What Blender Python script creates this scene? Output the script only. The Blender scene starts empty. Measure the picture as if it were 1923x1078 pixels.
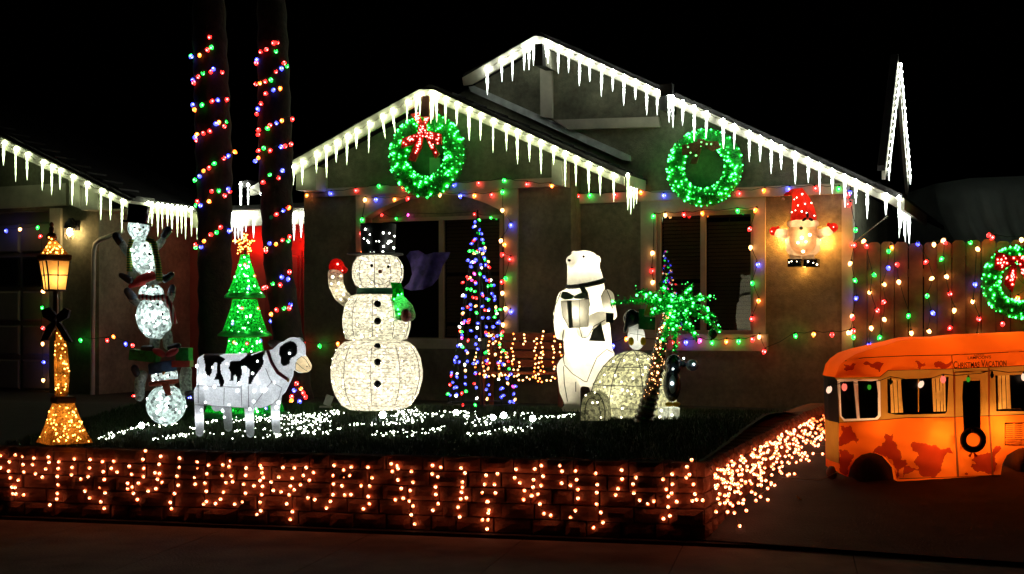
import bpy, bmesh, math, random
from mathutils import Vector, Matrix, Euler
from mathutils.bvhtree import BVHTree
from mathutils.geometry import delaunay_2d_cdt
random.seed(7)
R = math.radians
sc = bpy.context.scene
col = sc.collection

# ------------------------------------------------------------------ camera
F, CX, HY, CZ = 2390.0, 961.5, 600.0, 1.04      # pinhole measured on the 1923x1078 photograph
cam_d = bpy.data.cameras.new('camera'); cam = bpy.data.objects.new('camera', cam_d); col.objects.link(cam)
cam.location = (0, 0, CZ); cam.rotation_euler = (R(90), 0, 0)
cam_d.sensor_width = 36; cam_d.lens = F/1923*36
cam_d.shift_x = 0; cam_d.shift_y = (HY-539)/1923
cam_d.clip_start = .1; cam_d.clip_end = 500
sc.camera = cam

# ------------------------------------------------------------------ world: night sky
w = bpy.data.worlds.new("World"); sc.world = w; w.use_nodes = True
nt = w.node_tree; bg = nt.nodes['Background']
sky = nt.nodes.new('ShaderNodeTexSky'); sky.sky_type = 'NISHITA'; sky.sun_disc = False
sky.sun_elevation = R(-4); sky.sun_rotation = R(180)
nt.links.new(sky.outputs[0], bg.inputs[0]); bg.inputs[1].default_value = 0.006
sc.view_settings.view_transform = 'Standard'; sc.view_settings.look = 'None'
sc.view_settings.exposure = 0; sc.view_settings.gamma = 1
try: sc.view_settings.use_curve_mapping = False
except Exception: pass
cy = sc.cycles
cy.use_denoising = True; cy.use_light_tree = True
cy.max_bounces = 5; cy.diffuse_bounces = 3; cy.glossy_bounces = 3; cy.transmission_bounces = 4; cy.transparent_max_bounces = 8
cy.sample_clamp_indirect = 2.0; cy.sample_clamp_direct = 0; cy.caustics_reflective = False; cy.caustics_refractive = False

# ------------------------------------------------------------------ materials
MATS = {}
def mat(name, c, rough=.8, var=.25, vs=6, bump=.0, bs=60, emit=None, es=0, metal=0, spec=.4, tr=0):
    if name in MATS: return MATS[name]
    m = bpy.data.materials.new(name); m.use_nodes = True; MATS[name] = m
    n = m.node_tree.nodes; l = m.node_tree.links; b = n['Principled BSDF']
    b.inputs['Roughness'].default_value = rough; b.inputs['Metallic'].default_value = metal
    b.inputs['Specular IOR Level'].default_value = spec
    tc = n.new('ShaderNodeTexCoord')
    src = tc.outputs['Object']
    if var:
        no = n.new('ShaderNodeTexNoise'); no.inputs['Scale'].default_value = vs; no.inputs['Detail'].default_value = 6
        mp = n.new('ShaderNodeMapRange'); mp.inputs[1].default_value = .3; mp.inputs[2].default_value = .7
        mp.inputs[3].default_value = 1-var; mp.inputs[4].default_value = 1+var
        mx = n.new('ShaderNodeVectorMath'); mx.operation = 'SCALE'; mx.inputs[0].default_value = c
        l.new(src, no.inputs['Vector']); l.new(no.outputs[0], mp.inputs[0]); l.new(mp.outputs[0], mx.inputs['Scale'])
        colo = mx.outputs[0]; l.new(colo, b.inputs['Base Color'])
    else:
        b.inputs['Base Color'].default_value = (*c, 1); colo = None
    if bump:
        n2 = n.new('ShaderNodeTexNoise'); n2.inputs['Scale'].default_value = bs; n2.inputs['Detail'].default_value = 4
        bp = n.new('ShaderNodeBump'); bp.inputs['Strength'].default_value = bump; bp.inputs['Distance'].default_value = .01
        l.new(src, n2.inputs['Vector']); l.new(n2.outputs[0], bp.inputs['Height']); l.new(bp.outputs[0], b.inputs['Normal'])
    if emit:
        b.inputs['Emission Color'].default_value = (*emit, 1); b.inputs['Emission Strength'].default_value = es
    if tr:
        t = n.new('ShaderNodeBsdfTranslucent')
        if colo is not None: l.new(colo, t.inputs['Color'])
        else: t.inputs['Color'].default_value = (*c, 1)
        ms = n.new('ShaderNodeMixShader'); ms.inputs[0].default_value = tr
        l.new(b.outputs[0], ms.inputs[1]); l.new(t.outputs[0], ms.inputs[2])
        l.new(ms.outputs[0], n['Material Output'].inputs['Surface'])
    return m
def sparkle(name, c, tr=.75, lo=.25, hi=1.0, scale=70, stretch=(1, 1, 1), bump=.6):
    """crinkled translucent mesh fabric / acrylic: fine facets that pass the inner lamps unevenly"""
    if name in MATS: return MATS[name]
    m = bpy.data.materials.new(name); m.use_nodes = True; MATS[name] = m
    n = m.node_tree.nodes; l = m.node_tree.links; b = n['Principled BSDF']
    b.inputs['Roughness'].default_value = .35
    tc = n.new('ShaderNodeTexCoord'); mpg = n.new('ShaderNodeMapping'); mpg.inputs['Scale'].default_value = stretch
    l.new(tc.outputs['Object'], mpg.inputs[0])
    v = n.new('ShaderNodeTexVoronoi'); v.inputs['Scale'].default_value = scale
    no = n.new('ShaderNodeTexNoise'); no.inputs['Scale'].default_value = scale*1.3; no.inputs['Detail'].default_value = 4
    l.new(mpg.outputs[0], v.inputs['Vector']); l.new(mpg.outputs[0], no.inputs['Vector'])
    mu = n.new('ShaderNodeMath'); mu.operation = 'MULTIPLY'; l.new(v.outputs['Color'], mu.inputs[0]); l.new(no.outputs[0], mu.inputs[1])
    mr = n.new('ShaderNodeMapRange'); mr.inputs[1].default_value = .08; mr.inputs[2].default_value = .42
    mr.inputs[3].default_value = lo; mr.inputs[4].default_value = hi; l.new(mu.outputs[0], mr.inputs[0])
    sv = n.new('ShaderNodeVectorMath'); sv.operation = 'SCALE'; sv.inputs[0].default_value = c; l.new(mr.outputs[0], sv.inputs['Scale'])
    bp = n.new('ShaderNodeBump'); bp.inputs['Strength'].default_value = bump; bp.inputs['Distance'].default_value = .006
    l.new(no.outputs[0], bp.inputs['Height']); l.new(bp.outputs[0], b.inputs['Normal'])
    t = n.new('ShaderNodeBsdfTranslucent'); l.new(sv.outputs[0], t.inputs['Color']); l.new(sv.outputs[0], b.inputs['Base Color'])
    ms = n.new('ShaderNodeMixShader'); ms.inputs[0].default_value = tr
    l.new(b.outputs[0], ms.inputs[1]); l.new(t.outputs[0], ms.inputs[2]); l.new(ms.outputs[0], n['Material Output'].inputs['Surface'])
    return m
def glow(name, c, s, sample=True):
    if name in MATS: return MATS[name]
    m = bpy.data.materials.new(name); m.use_nodes = True; MATS[name] = m
    n = m.node_tree.nodes; l = m.node_tree.links
    n.remove(n['Principled BSDF']); e = n.new('ShaderNodeEmission'); e.inputs[0].default_value = (*c, 1); e.inputs[1].default_value = s
    l.new(e.outputs[0], n['Material Output'].inputs['Surface'])
    if not sample: m.cycles.emission_sampling = 'NONE'
    return m
def glassmat():
    m = bpy.data.materials.new('window_glass'); m.use_nodes = True; MATS['glass'] = m
    n = m.node_tree.nodes; l = m.node_tree.links; n.remove(n['Principled BSDF'])
    t = n.new('ShaderNodeBsdfTransparent'); t.inputs[0].default_value = (.8, .82, .8, 1)
    g = n.new('ShaderNodeBsdfGlossy'); g.inputs['Roughness'].default_value = .02; g.inputs[0].default_value = (1, 1, 1, 1)
    ms = n.new('ShaderNodeMixShader'); ms.inputs[0].default_value = .11
    l.new(t.outputs[0], ms.inputs[1]); l.new(g.outputs[0], ms.inputs[2]); l.new(ms.outputs[0], n['Material Output'].inputs['Surface'])
    return m

# ------------------------------------------------------------------ mesh helper (world coordinates)
class MB:
    def __init__(s): s.v = []; s.f = []; s.mi = []; s.cur = 0; s.flat = []
    def add(s, vs, fs, smooth=False):
        o = len(s.v); s.v += [Vector(v) for v in vs]
        for f in fs: s.f.append([i+o for i in f]); s.mi.append(s.cur); s.flat.append(smooth)
        return s
    def box(s, c, size, M=None):
        x, y, z = [q/2 for q in size]; c = Vector(c)
        vs = [Vector((sx*x, sy*y, sz*z)) for sz in (-1, 1) for sy in (-1, 1) for sx in (-1, 1)]
        vs = [c + (M @ v if M else v) for v in vs]
        return s.add(vs, [(0, 2, 3, 1), (4, 5, 7, 6), (0, 1, 5, 4), (2, 6, 7, 3), (0, 4, 6, 2), (1, 3, 7, 5)])
    def bbox(s, c, size, M=None, ch=.1):
        """box with chamfered front rim: outer box plus smaller proud cap is avoided; 24-vert bevel"""
        x, y, z = [q/2 for q in size]; e = ch*min(x, z); c = Vector(c)
        ring = lambda X, Z, Y: [Vector((-X, Y, -Z)), Vector((X, Y, -Z)), Vector((X, Y, Z)), Vector((-X, Y, Z))]
        vs = ring(x-e, z-e, -y)+ring(x, z, -y+e)+ring(x, z, y)
        vs = [c + (M @ v if M else v) for v in vs]
        fs = [(0, 1, 2, 3), (8, 11, 10, 9)]
        for k in (0, 4):
            for i in range(4): j = (i+1) % 4; fs.append((k+i, k+4+i, k+4+j, k+j))
        return s.add(vs, fs)
    def tube(s, pts, r, n=5, cap=True, smooth=True):
        pts = [Vector(p) for p in pts]
        if len(pts) < 2: return s
        rs = r if isinstance(r, (list, tuple)) else [r]*len(pts)
        vs = []; prev = None
        for i, p in enumerate(pts):
            a = pts[max(i-1, 0)]; b = pts[min(i+1, len(pts)-1)]; t = (b-a)
            if t.length < 1e-9: t = Vector((0, 0, 1))
            t.normalize()
            ref = prev if prev is not None else (Vector((0, 1, 0)) if abs(t.y) < .9 else Vector((1, 0, 0)))
            x = ref - t*ref.dot(t)
            if x.length < 1e-6: x = t.orthogonal()
            x.normalize(); y = t.cross(x); prev = x
            for k in range(n):
                an = 2*math.pi*k/n; vs.append(p + (x*math.cos(an)+y*math.sin(an))*rs[i])
        fs = []
        for i in range(len(pts)-1):
            for k in range(n):
                fs.append((i*n+k, i*n+(k+1) % n, (i+1)*n+(k+1) % n, (i+1)*n+k))
        if cap: fs.append(tuple(range(n-1, -1, -1))); fs.append(tuple((len(pts)-1)*n+k for k in range(n)))
        return s.add(vs, fs, smooth)
    def ell(s, c, r, M=None, n=16, m=10, smooth=True):
        c = Vector(c); vs = [Vector((0, 0, r[2]))]
        for i in range(1, m):
            ph = math.pi*i/m
            for k in range(n):
                th = 2*math.pi*k/n; vs.append(Vector((r[0]*math.sin(ph)*math.cos(th), r[1]*math.sin(ph)*math.sin(th), r[2]*math.cos(ph))))
        vs.append(Vector((0, 0, -r[2])))
        vs = [c+(M @ v if M else v) for v in vs]
        fs = [(0, 1+k, 1+(k+1) % n) for k in range(n)]
        for i in range(m-2):
            for k in range(n): a = 1+i*n; fs.append((a+k, a+n+k, a+n+(k+1) % n, a+(k+1) % n))
        a = 1+(m-2)*n; fs += [(a+k, a+n, a+(k+1) % n) for k in range(n)]
        # two faces per pole fan: fix last index
        L = len(vs)-1; fs = [tuple(L if i > L else i for i in f) for f in fs]
        for q in range(n): fs[-n+q] = (a+q, L, a+(q+1) % n)
        return s.add(vs, fs, smooth)
    def lathe(s, c, prof, n=24, M=None, sy=1, smooth=True):
        """prof: (radius, z) list, c: axis origin"""
        c = Vector(c); vs = []
        for r, z in prof:
            for k in range(n):
                th = 2*math.pi*k/n; v = Vector((r*math.cos(th), r*sy*math.sin(th), z)); vs.append(c+(M @ v if M else v))
        fs = []
        for i in range(len(prof)-1):
            for k in range(n): fs.append((i*n+k, i*n+(k+1) % n, (i+1)*n+(k+1) % n, (i+1)*n+k))
        fs.append(tuple(range(n-1, -1, -1))); fs.append(tuple((len(prof)-1)*n+k for k in range(n)))
        return s.add(vs, fs, smooth)
    def prism(s, front, back):
        """two matching point loops"""
        n = len(front); vs = list(front)+list(back)
        fs = [tuple(range(n)), tuple(range(2*n-1, n-1, -1))]+[(i, i+n, (i+1) % n+n, (i+1) % n) for i in range(n)]
        return s.add(vs, fs)
WM = {}
def world_of(o):
    if o is None: return Matrix.Identity(4)
    return WM.get(o.name, Matrix.Identity(4))
def thing(name, label, cat, loc=(0, 0, 0), rz=0, group=None):
    o = bpy.data.objects.new(name, None); col.objects.link(o); o.empty_display_size = .1
    o.location = loc; o.rotation_euler = (0, 0, rz); o['label'] = label; o['category'] = cat
    if group: o['group'] = group
    WM[o.name] = Matrix.LocRotScale(Vector(loc), Euler((0, 0, rz)), None)
    return o
def build(s, name, mats, root=None, kind=None, fixn=True):
    me = bpy.data.meshes.new(name)
    W = world_of(root).inverted() if root else Matrix.Identity(4)
    me.from_pydata([tuple(W @ v) for v in s.v], [], s.f)
    mats = mats if isinstance(mats, (list, tuple)) else [mats]
    for m in mats: me.materials.append(m)
    for p, i, sm in zip(me.polygons, s.mi, s.flat): p.material_index = i; p.use_smooth = sm
    if fixn and len(s.f) < 60000:
        b = bmesh.new(); b.from_mesh(me); bmesh.ops.recalc_face_normals(b, faces=b.faces); b.to_mesh(me); b.free()
    me.update()
    o = bpy.data.objects.new(name, me); col.objects.link(o)
    if root: o.parent = root; WM[o.name] = world_of(root).copy()
    if kind: o['kind'] = kind
    return o
MB.build = build
def tag(o, label, cat, group=None):
    o['label'] = label; o['category'] = cat
    if group: o['group'] = group
    return o
def inst(name, mesh, M, root):
    """object that shares a mesh, placed by a world matrix under its thing"""
    o = bpy.data.objects.new(name, mesh); col.objects.link(o)
    if root: o.parent = root; o.matrix_basis = world_of(root).inverted() @ M
    else: o.matrix_basis = M
    return o
def lamp(name, loc, c, power, r, root):
    ld = bpy.data.lights.new(name, 'POINT'); ld.color = c; ld.energy = power; ld.shadow_soft_size = r
    o = bpy.data.objects.new(name, ld); col.objects.link(o); o.parent = root
    o.matrix_basis = world_of(root).inverted() @ Matrix.Translation(loc)
    return o

# ------------------------------------------------------------------ measuring helpers
TH = R(23.5)                                     # the house front is turned 23.5 degrees from the lens
U = Vector((math.cos(TH), -math.sin(TH), 0)); N = Vector((math.sin(TH), math.cos(TH), 0)); Z = Vector((0, 0, 1))
EYE = Vector((0, 0, CZ))
def ray(px, py): return Vector(((px-CX)/F, 1, -(py-HY)/F))
def H(px, py, d):                                # point on the plane parallel to the house front at depth d
    r = ray(px, py); return EYE + r*(d/r.dot(N))
def az(px, py, d): p = H(px, py, d); return p.dot(U), p.z
def L(a, d, z): return U*a + N*d + Z*z
def Q(px, py, Y): return EYE + ray(px, py)*Y     # point at world depth Y
DA, DB, DE, DC = 14.6, 14.95, 15.9, 13.9         # front wall, main wall, porch wall, garage wall
RH = Matrix.Rotation(-TH, 3, 'Z')                # local x -> U, local y -> N
# retaining wall frame
PH = R(12.5); UW = Vector((math.cos(PH), -math.sin(PH), 0)); NW = Vector((math.sin(PH), math.cos(PH), 0)); DW = 9.624
def WP(px, py, off=0):
    r = ray(px, py); return EYE + r*((DW-off)/r.dot(NW))
RW = Matrix.Rotation(-PH, 3, 'Z')
CORN = EYE + ray(1322, 600)*(DW/ray(1322, 600).dot(NW)); CORN.z = 0
def lawn_z(x, y):
    e = Vector((x, y, 0)).dot(NW)-DW
    if e < 0: return -.035
    if e < 2.3:
        t = e/2.3; return -.035+.2*(t*t*(3-2*t)*.4+t*.6)
    if e < 5: t = (e-2.3)/2.7; return .165-.165*(t*t*(3-2*t))
    return 0.
def on_lawn(px, py):
    r = ray(px, py); t = 9.7
    while t < 16:
        p = EYE+r*t
        if p.z <= lawn_z(p.x, p.y): return p
        t += .01
    return EYE+r*12.3

# ------------------------------------------------------------------ shared materials
stucco = mat('stucco', (.22, .215, .145), .9, .4, 1.6, .9, 90)
paint = mat('cream_paint', (.52, .48, .37), .6, .12, 5, .15, 40)
tile = mat('roof_tile', (.025, .022, .02), .85, .4, 9, .4, 30)
black = mat('black', (.01, .01, .012), .5, .3, 20)
blackgloss = mat('black_gloss', (.008, .009, .012), .2, .2, 20, spec=.6)
cordm = mat('dark_cord', (.012, .03, .015), .6, .2, 20)
wirem = mat('white_wire', (.35, .3, .22), .5, .2, 20)
framem = mat('window_frame', (.38, .33, .24), .5, .1, 8)
glass = glassmat()
wood = mat('fence_wood', (.21, .115, .055), .8, .45, 5, .5, 40)
brickm = mat('brick', (.2, .078, .038), .9, .65, 5, 1, 60)
redfab = mat('red_fabric', (.5, .02, .02), .6, .2, 30, .2, 80)
def weather(m, scale, lo, hi):
    n = m.node_tree.nodes; l = m.node_tree.links; b = n['Principled BSDF']; src = b.inputs['Base Color'].links[0].from_socket
    tc = n.new('ShaderNodeTexCoord'); no = n.new('ShaderNodeTexNoise'); no.inputs['Scale'].default_value = scale; no.inputs['Detail'].default_value = 8; no.inputs['Roughness'].default_value = .65
    mr = n.new('ShaderNodeMapRange'); mr.inputs[1].default_value = .35; mr.inputs[2].default_value = .65; mr.inputs[3].default_value = lo; mr.inputs[4].default_value = hi
    v = n.new('ShaderNodeVectorMath'); v.operation = 'SCALE'; l.new(tc.outputs['Object'], no.inputs['Vector']); l.new(no.outputs[0], mr.inputs[0]); l.new(src, v.inputs[0]); l.new(mr.outputs[0], v.inputs['Scale']); l.new(v.outputs[0], b.inputs['Base Color'])
weather(stucco, .9, .7, 1.15); weather(stucco, 14, .8, 1.2); weather(paint, 3.5, .82, 1.08)
LC = {'r': (1, .015, .012), 'g': (.012, 1, .06), 'b': (.04, .05, 1), 'o': (1, .17, .015), 'w': (1, .42, .12), 'p': (1, .05, .5),
      'c': (1, .95, .8), 'k': (.02, .3, .1)}
LS = {'r': 15, 'g': 11, 'b': 17, 'o': 15, 'w': 18, 'p': 11, 'c': 14, 'k': .25}

def bulb_mesh(c, r, ln, socket=True, s=None, n=7, nm='bulb'):
    key = (c, r, ln, socket, s)
    if key in MATS: return MATS[key]
    # coloured glass; whiter facets in the mid band imitate a bloomed-out core
    b = MB(); P_ = [(r*.5, 0), (r*.9, -ln*.16), (r, -ln*.3), (r, -ln*.62), (r*.72, -ln*.76), (r*.3, -ln*.95), (r*.05, -ln)]
    vs = [Vector((q*math.cos(2*math.pi*k/n), q*math.sin(2*math.pi*k/n), z)) for q, z in P_ for k in range(n)]
    o0 = len(b.v); b.v += vs
    for i in range(len(P_)-1):
        for k in range(n): b.f.append([i*n+k, i*n+(k+1) % n, (i+1)*n+(k+1) % n, (i+1)*n+k]); b.mi.append(2 if i == 2 and k % 2 else 0); b.flat.append(True)
    b.f.append([(len(P_)-1)*n+k for k in range(n)]); b.mi.append(0); b.flat.append(True)
    b.f.append(list(range(n-1, -1, -1))); b.mi.append(0); b.flat.append(True)
    if socket: b.cur = 1; b.lathe((0, 0, 0), [(r*.6, -.002), (r*.62, ln*.3), (r*.4, ln*.36)], n)
    st = s or LS[c]; cc = LC[c]; m_ = max(cc)
    o = b.build('bulb', [glow(f'glow_{c}_{st}', cc, st*.5), cordm, glow(f'core_{c}_{st}', tuple(q*.9+.1*m_ for q in cc), st*1.0)])
    me = o.data; bpy.data.objects.remove(o); MATS[key] = me
    return me
def cord(pts, r=.004, sag=.02, m=None, root=None, name='cord', n=4):
    out = []
    for a, b in zip(pts[:-1], pts[1:]):
        out.append(a); d = (b-a).length
        out.append((a+b)/2 - Z*min(sag, d*.12))
    out.append(pts[-1]); return MB().tube(out, r, n).build(name, m or cordm, root)
def rnd_tilt(s=.5): return Euler((random.uniform(-s, s), random.uniform(-s, s), random.uniform(0, 6.28))).to_matrix().to_4x4()
def string(label, pts, root_loc=None, r=.021, ln=.06, tilt=.45, group=None, order=True, name='light_string', cordpts=None, s=None, cordr=.004):
    """pts: (world, colour)"""
    t = thing(name, label, 'string lights', root_loc or pts[0][0], 0, group)
    for p, c in pts:
        inst('bulb', bulb_mesh(c, r, ln, s=s), Matrix.Translation(p+Z*ln*.45) @ rnd_tilt(tilt), t)
    cp = cordpts or [[p+Z*(ln*.75) for p, c in pts]]
    for c_ in cp: cord(c_, cordr, .02, root=t)
    return t
def zs(l, s, ox, oy): return [((q[0]/s+ox, q[1]/s+oy)+tuple(q[2:])) for q in l]

# ------------------------------------------------------------------ ground
def grid_surface(name, x0, x1, y0, y1, nx, ny, zf, m, kind='structure', keep=None):
    b = MB(); vs = []; idx = {}
    for j in range(ny+1):
        for i in range(nx+1):
            x = x0+(x1-x0)*i/nx; y = y0+(y1-y0)*j/ny; vs.append((x, y, zf(x, y)))
    fs = []
    for j in range(ny):
        for i in range(nx):
            q = (j*(nx+1)+i, j*(nx+1)+i+1, (j+1)*(nx+1)+i+1, (j+1)*(nx+1)+i)
            if keep is None or keep(x0+(x1-x0)*(i+.5)/nx, y0+(y1-y0)*(j+.5)/ny): fs.append(q)
    b.add(vs, fs, True); return b.build(name, m, kind=kind)
soil = mat('soil', (.02, .016, .012), .95, .4, 12, .8, 40)
# ground in wall frame coordinates
g = MB(); g.add([(-300, 250, -.72), (300, 250, -.72), (300, -60, -.72), (-300, -60, -.72)], [(0, 1, 2, 3)]); g.build('ground', soil, kind='structure')
def WL(s, e, z): return UW*s + NW*e + Z*z          # along wall, away from the lens, height
s_c = CORN.dot(UW)
lawnm = mat('lawn_soil', (.012, .016, .008), .95, .4, 10, .8, 50)
b = MB(); vs = []; fs = []
nx, ny = 90, 40
def lawn_pt(s, e):
    p = WL(s, DW+e, 0); return (p.x, p.y, lawn_z(p.x, p.y))
# lawn stops at the return wall, which runs along N from the corner
def s_max(e):
    # intersection of line CORN + N*t with e offset
    t = e/N.dot(NW); return (CORN+N*t).dot(UW)
for j in range(ny+1):
    e = .05+9*j/ny
    sm = s_max(e) if e < 5.6 else s_max(5.6)+6*(e-5.6)
    for i in range(nx+1): vs.append(lawn_pt(-14+(sm-.03+14)*i/nx, e))
for j in range(ny):
    for i in range(nx): fs.append((j*(nx+1)+i, j*(nx+1)+i+1, (j+1)*(nx+1)+i+1, (j+1)*(nx+1)+i))
b.add(vs, fs, True); b.build('lawn', lawnm, kind='structure')
conc = mat('concrete', (.11, .09, .08), .9, .5, 2.5, .6, 45)
# pavement in front of the wall, kerb and road (towards the lens)
PZ = -.645
b = MB()
for i in range(26):
    s0 = -13+i*1.22
    b.box(WL(s0+.6, DW-.09-1.1, PZ-.05), (1.214, 2.19, .1), RW)
b.build('pavement', conc, kind='structure')
b = MB(); b.box(WL(2, DW-.09-2.27, PZ-.1), (34, .15, .2), RW); b.build('kerb', conc, kind='structure')
asph = mat('asphalt', (.045, .045, .045), .9, .3, 20, .5, 120)
b = MB(); b.add([WL(-30, DW-2.44, PZ-.14), WL(40, DW-2.44, PZ-.14), WL(40, -6, PZ-.16), WL(-30, -6, PZ-.16)], [(0, 1, 2, 3)]); b.build('road', asph, kind='structure')
# driveway right of the return wall, rising to the garage side
def drive_z(y): return PZ+max(0, min(5.4, y-9.3))*.125
b = MB(); vs = []; fs = []
for j in range(21):
    t = j*.45
    p0 = CORN+N*t+U*(-.02); x0 = p0.x; y = p0.y
    for i in range(11): q = p0+U*(i*1.1); vs.append((q.x, q.y, drive_z(p0.y)+.004))
for j in range(20):
    for i in range(10): fs.append((j*11+i, j*11+i+1, (j+1)*11+i+1, (j+1)*11+i))
b.add(vs, fs, True); b.build('driveway', mat('driveway_asphalt', (.02, .018, .018), .9, .5, 3, .7, 60), kind='structure')

# grass: short blades on the lit part of the lawn
gm = mat('grass_blade', (.03, .06, .015), .7, .3, 30)
b = MB(); vs = []; fs = []
for k in range(60000):
    e = random.uniform(.06, 3.4)*random.uniform(.55, 1); s = random.uniform(-6.6, min(2.4, s_max(e)-.06))
    x, y, z = lawn_pt(s, e); h = random.uniform(.02, .05); a = random.uniform(0, 6.28); dx, dy = .004*math.cos(a), .004*math.sin(a)
    lx, ly = random.gauss(0, .014), random.gauss(0, .014); o = len(vs)
    vs += [(x-dx, y-dy, z-.002), (x+dx, y+dy, z-.002), (x+lx, y+ly, z+h)]; fs.append((o, o+1, o+2))
b.add(vs, fs); b.build('grass', gm, kind='stuff', fixn=False)['label'] = 'short dark grass on the raised lawn'
# ------------------------------------------------------------------ HOUSE
hp = H(900, 760, DA); hp.z = 0
house = thing('house', 'stucco house with gables outlined in icicle lights', 'house', hp, -TH)
def pol(b, pts, d0, d1):
    """polygon given as (a, z), extruded from depth d0 (front) to d1"""
    b.prism([L(a, d0, z) for a, z in pts], [L(a, d1, z) for a, z in pts]); return b
def rect(b, a0, a1, z0, z1, d0, d1): return pol(b, [(a0, z0), (a1, z0), (a1, z1), (a0, z1)], d0, d1)
def pxpol(b, pts, d0, d1): return pol(b, [az(x, y, d0) for x, y in pts], d0, d1)
def pxrect(b, x0, x1, y0, y1, d0, d1, xm=None):
    """rectangle true in the plane: edges through the picture points at its centre line"""
    ym = (y0+y1)/2; xm = (x0+x1)/2
    a0 = az(x0, ym, d0)[0]; a1 = az(x1, ym, d0)[0]; z1 = az(xm, y0, d0)[1]; z0 = az(xm, y1, d0)[1]
    rect(b, a0, a1, z0, z1, d0, d1); return a0, a1, z0, z1

# --- front wall A with its window opening
aL = az(571, 500, DA)[0]; aR = az(1072, 500, DA)[0]
w0 = az(688, 500, DA)[0]; w1 = az(949, 500, DA)[0]
zs0 = az(820, 640, DA)[1]; zt = az(820, 350, DA)[1]; zarch = az(815, 364, DA)[1]; zspr = az(820, 404, DA)[1]
BA = DA-.35                                       # barge plane of the front gable
def gz(px, py, d): return az(px, py, d)
b = MB()
rect(b, aL, w0, -.2, zt, DA, DA+.2); rect(b, w1, aR, -.2, zt, DA, DA+.2); rect(b, w0, w1, -.2, zs0, DA, DA+.2); rect(b, w0, w1, zarch+.001, zt, DA, DA+.2)
# gable field up to the rafters
gl = az(549, 320, BA); gp = az(802, 178, BA); gr = az(1180, 345, BA)
def zline(a, p, q): return p[1]+(q[1]-p[1])*(a-p[0])/(q[0]-p[0])
pol(b, [(aL, zt), (aR, zt), (aR, zline(aR, gp, gr)), gp, (aL, zline(aL, gl, gp))], DA, DA+.2)
# side wall stepping back to the main wall
rect(b, aR-.2, aR, -.2, zline(aR, gp, gr)-.05, DA+.2, DB)
b.build('wall', stucco, house)
# arched surround
def arch(n=20):
    pts = []
    for i in range(n+1):
        t = i/n; a = w0+(w1-w0)*t; z = zspr+(zarch-zspr)*(1-(2*t-1)**2); pts.append((a, z))
    return pts
tr = MB(); t0 = az(668, 500, DA-.035)[0]; t1 = az(972, 500, DA-.035)[0]; ztb = az(820, 358, DA-.03)[1]
ap = arch()
for (a, z), (c, y) in zip(ap[:-1], ap[1:]): pol(tr, [(a, z), (c, y), (c, ztb), (a, ztb)], DA-.035, DA+.16)
rect(tr, t0, w0, zs0-.09, ztb, DA-.035, DA+.16); rect(tr, w1, t1, zs0-.09, ztb, DA-.035, DA+.16)
tr.build('window_surround', paint, house)
b = MB(); rect(b, w0-.1, w1+.1, zs0-.1, zs0+.02, DA-.07, DA+.15); b.build('sill', paint, house)
b = MB(); pxrect(b, 585, 1046, 344, 360, DA-.05, DA+.02); b.build('trim_board', paint, house)
# recess back with the window
DR = DA+.16
f0, f1 = az(712, 500, DR)[0], az(944, 500, DR)[0]; fz0, fz1 = az(828, 641, DR)[1], az(828, 407, DR)[1]
b = MB(); rect(b, w0-.02, f0, zs0-.1, zarch+.1, DR, DR+.1); rect(b, f1, w1+.02, zs0-.1, zarch+.1, DR, DR+.1); rect(b, f0, f1, fz1, zarch+.1, DR, DR+.1); rect(b, f0, f1, zs0-.1, fz0, DR, DR+.1)
b.build('recess_wall', stucco, house)
blindm = mat('blind', (.2, .14, .08), .7, .1, 5)
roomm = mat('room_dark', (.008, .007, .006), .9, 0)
def window(a0, a1, z0, z1, d, split, blind_from=None, ww=.045):
    fr = MB()
    for q in ((a0, a0+ww, z0, z1), (a1-ww, a1, z0, z1), (a0+ww, a1-ww, z0, z0+ww), (a0+ww, a1-ww, z1-ww, z1), (split-ww*.7, split+ww*.7, z0+ww, z1-ww)):
        rect(fr, *q, d, d+.06)
    f = fr.build('window', framem, house)
    for i, (x0, x1) in enumerate(((a0+ww, split-ww*.7), (split+ww*.7, a1-ww))):
        pn = MB(); rect(pn, x0, x1, z0+ww, z1-ww, d+.03, d+.034); pn.build('pane', glass, f)
        bl = MB(); k = 0; z = z0+ww+.02
        while z < z1-ww:
            if random.random() > .04:
                bl.add([L(x0+.01, d+.075, z), L(x1-.01, d+.075, z), L(x1-.01, d+.1, z+.042), L(x0+.01, d+.1, z+.042)], [(0, 1, 2, 3)])
            z += .046
        bl.box(L((x0+x1)/2, d+.07, (z0+z1)/2), (.008, .003, z1-z0-.1), RH)
        if i == 1 or blind_from: bl.build('blind', blindm, f, kind='stuff')
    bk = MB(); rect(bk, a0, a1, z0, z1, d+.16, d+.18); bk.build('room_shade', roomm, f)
window(f0, f1, fz0, fz1, DR, az(828, 500, DR)[0])

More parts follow.
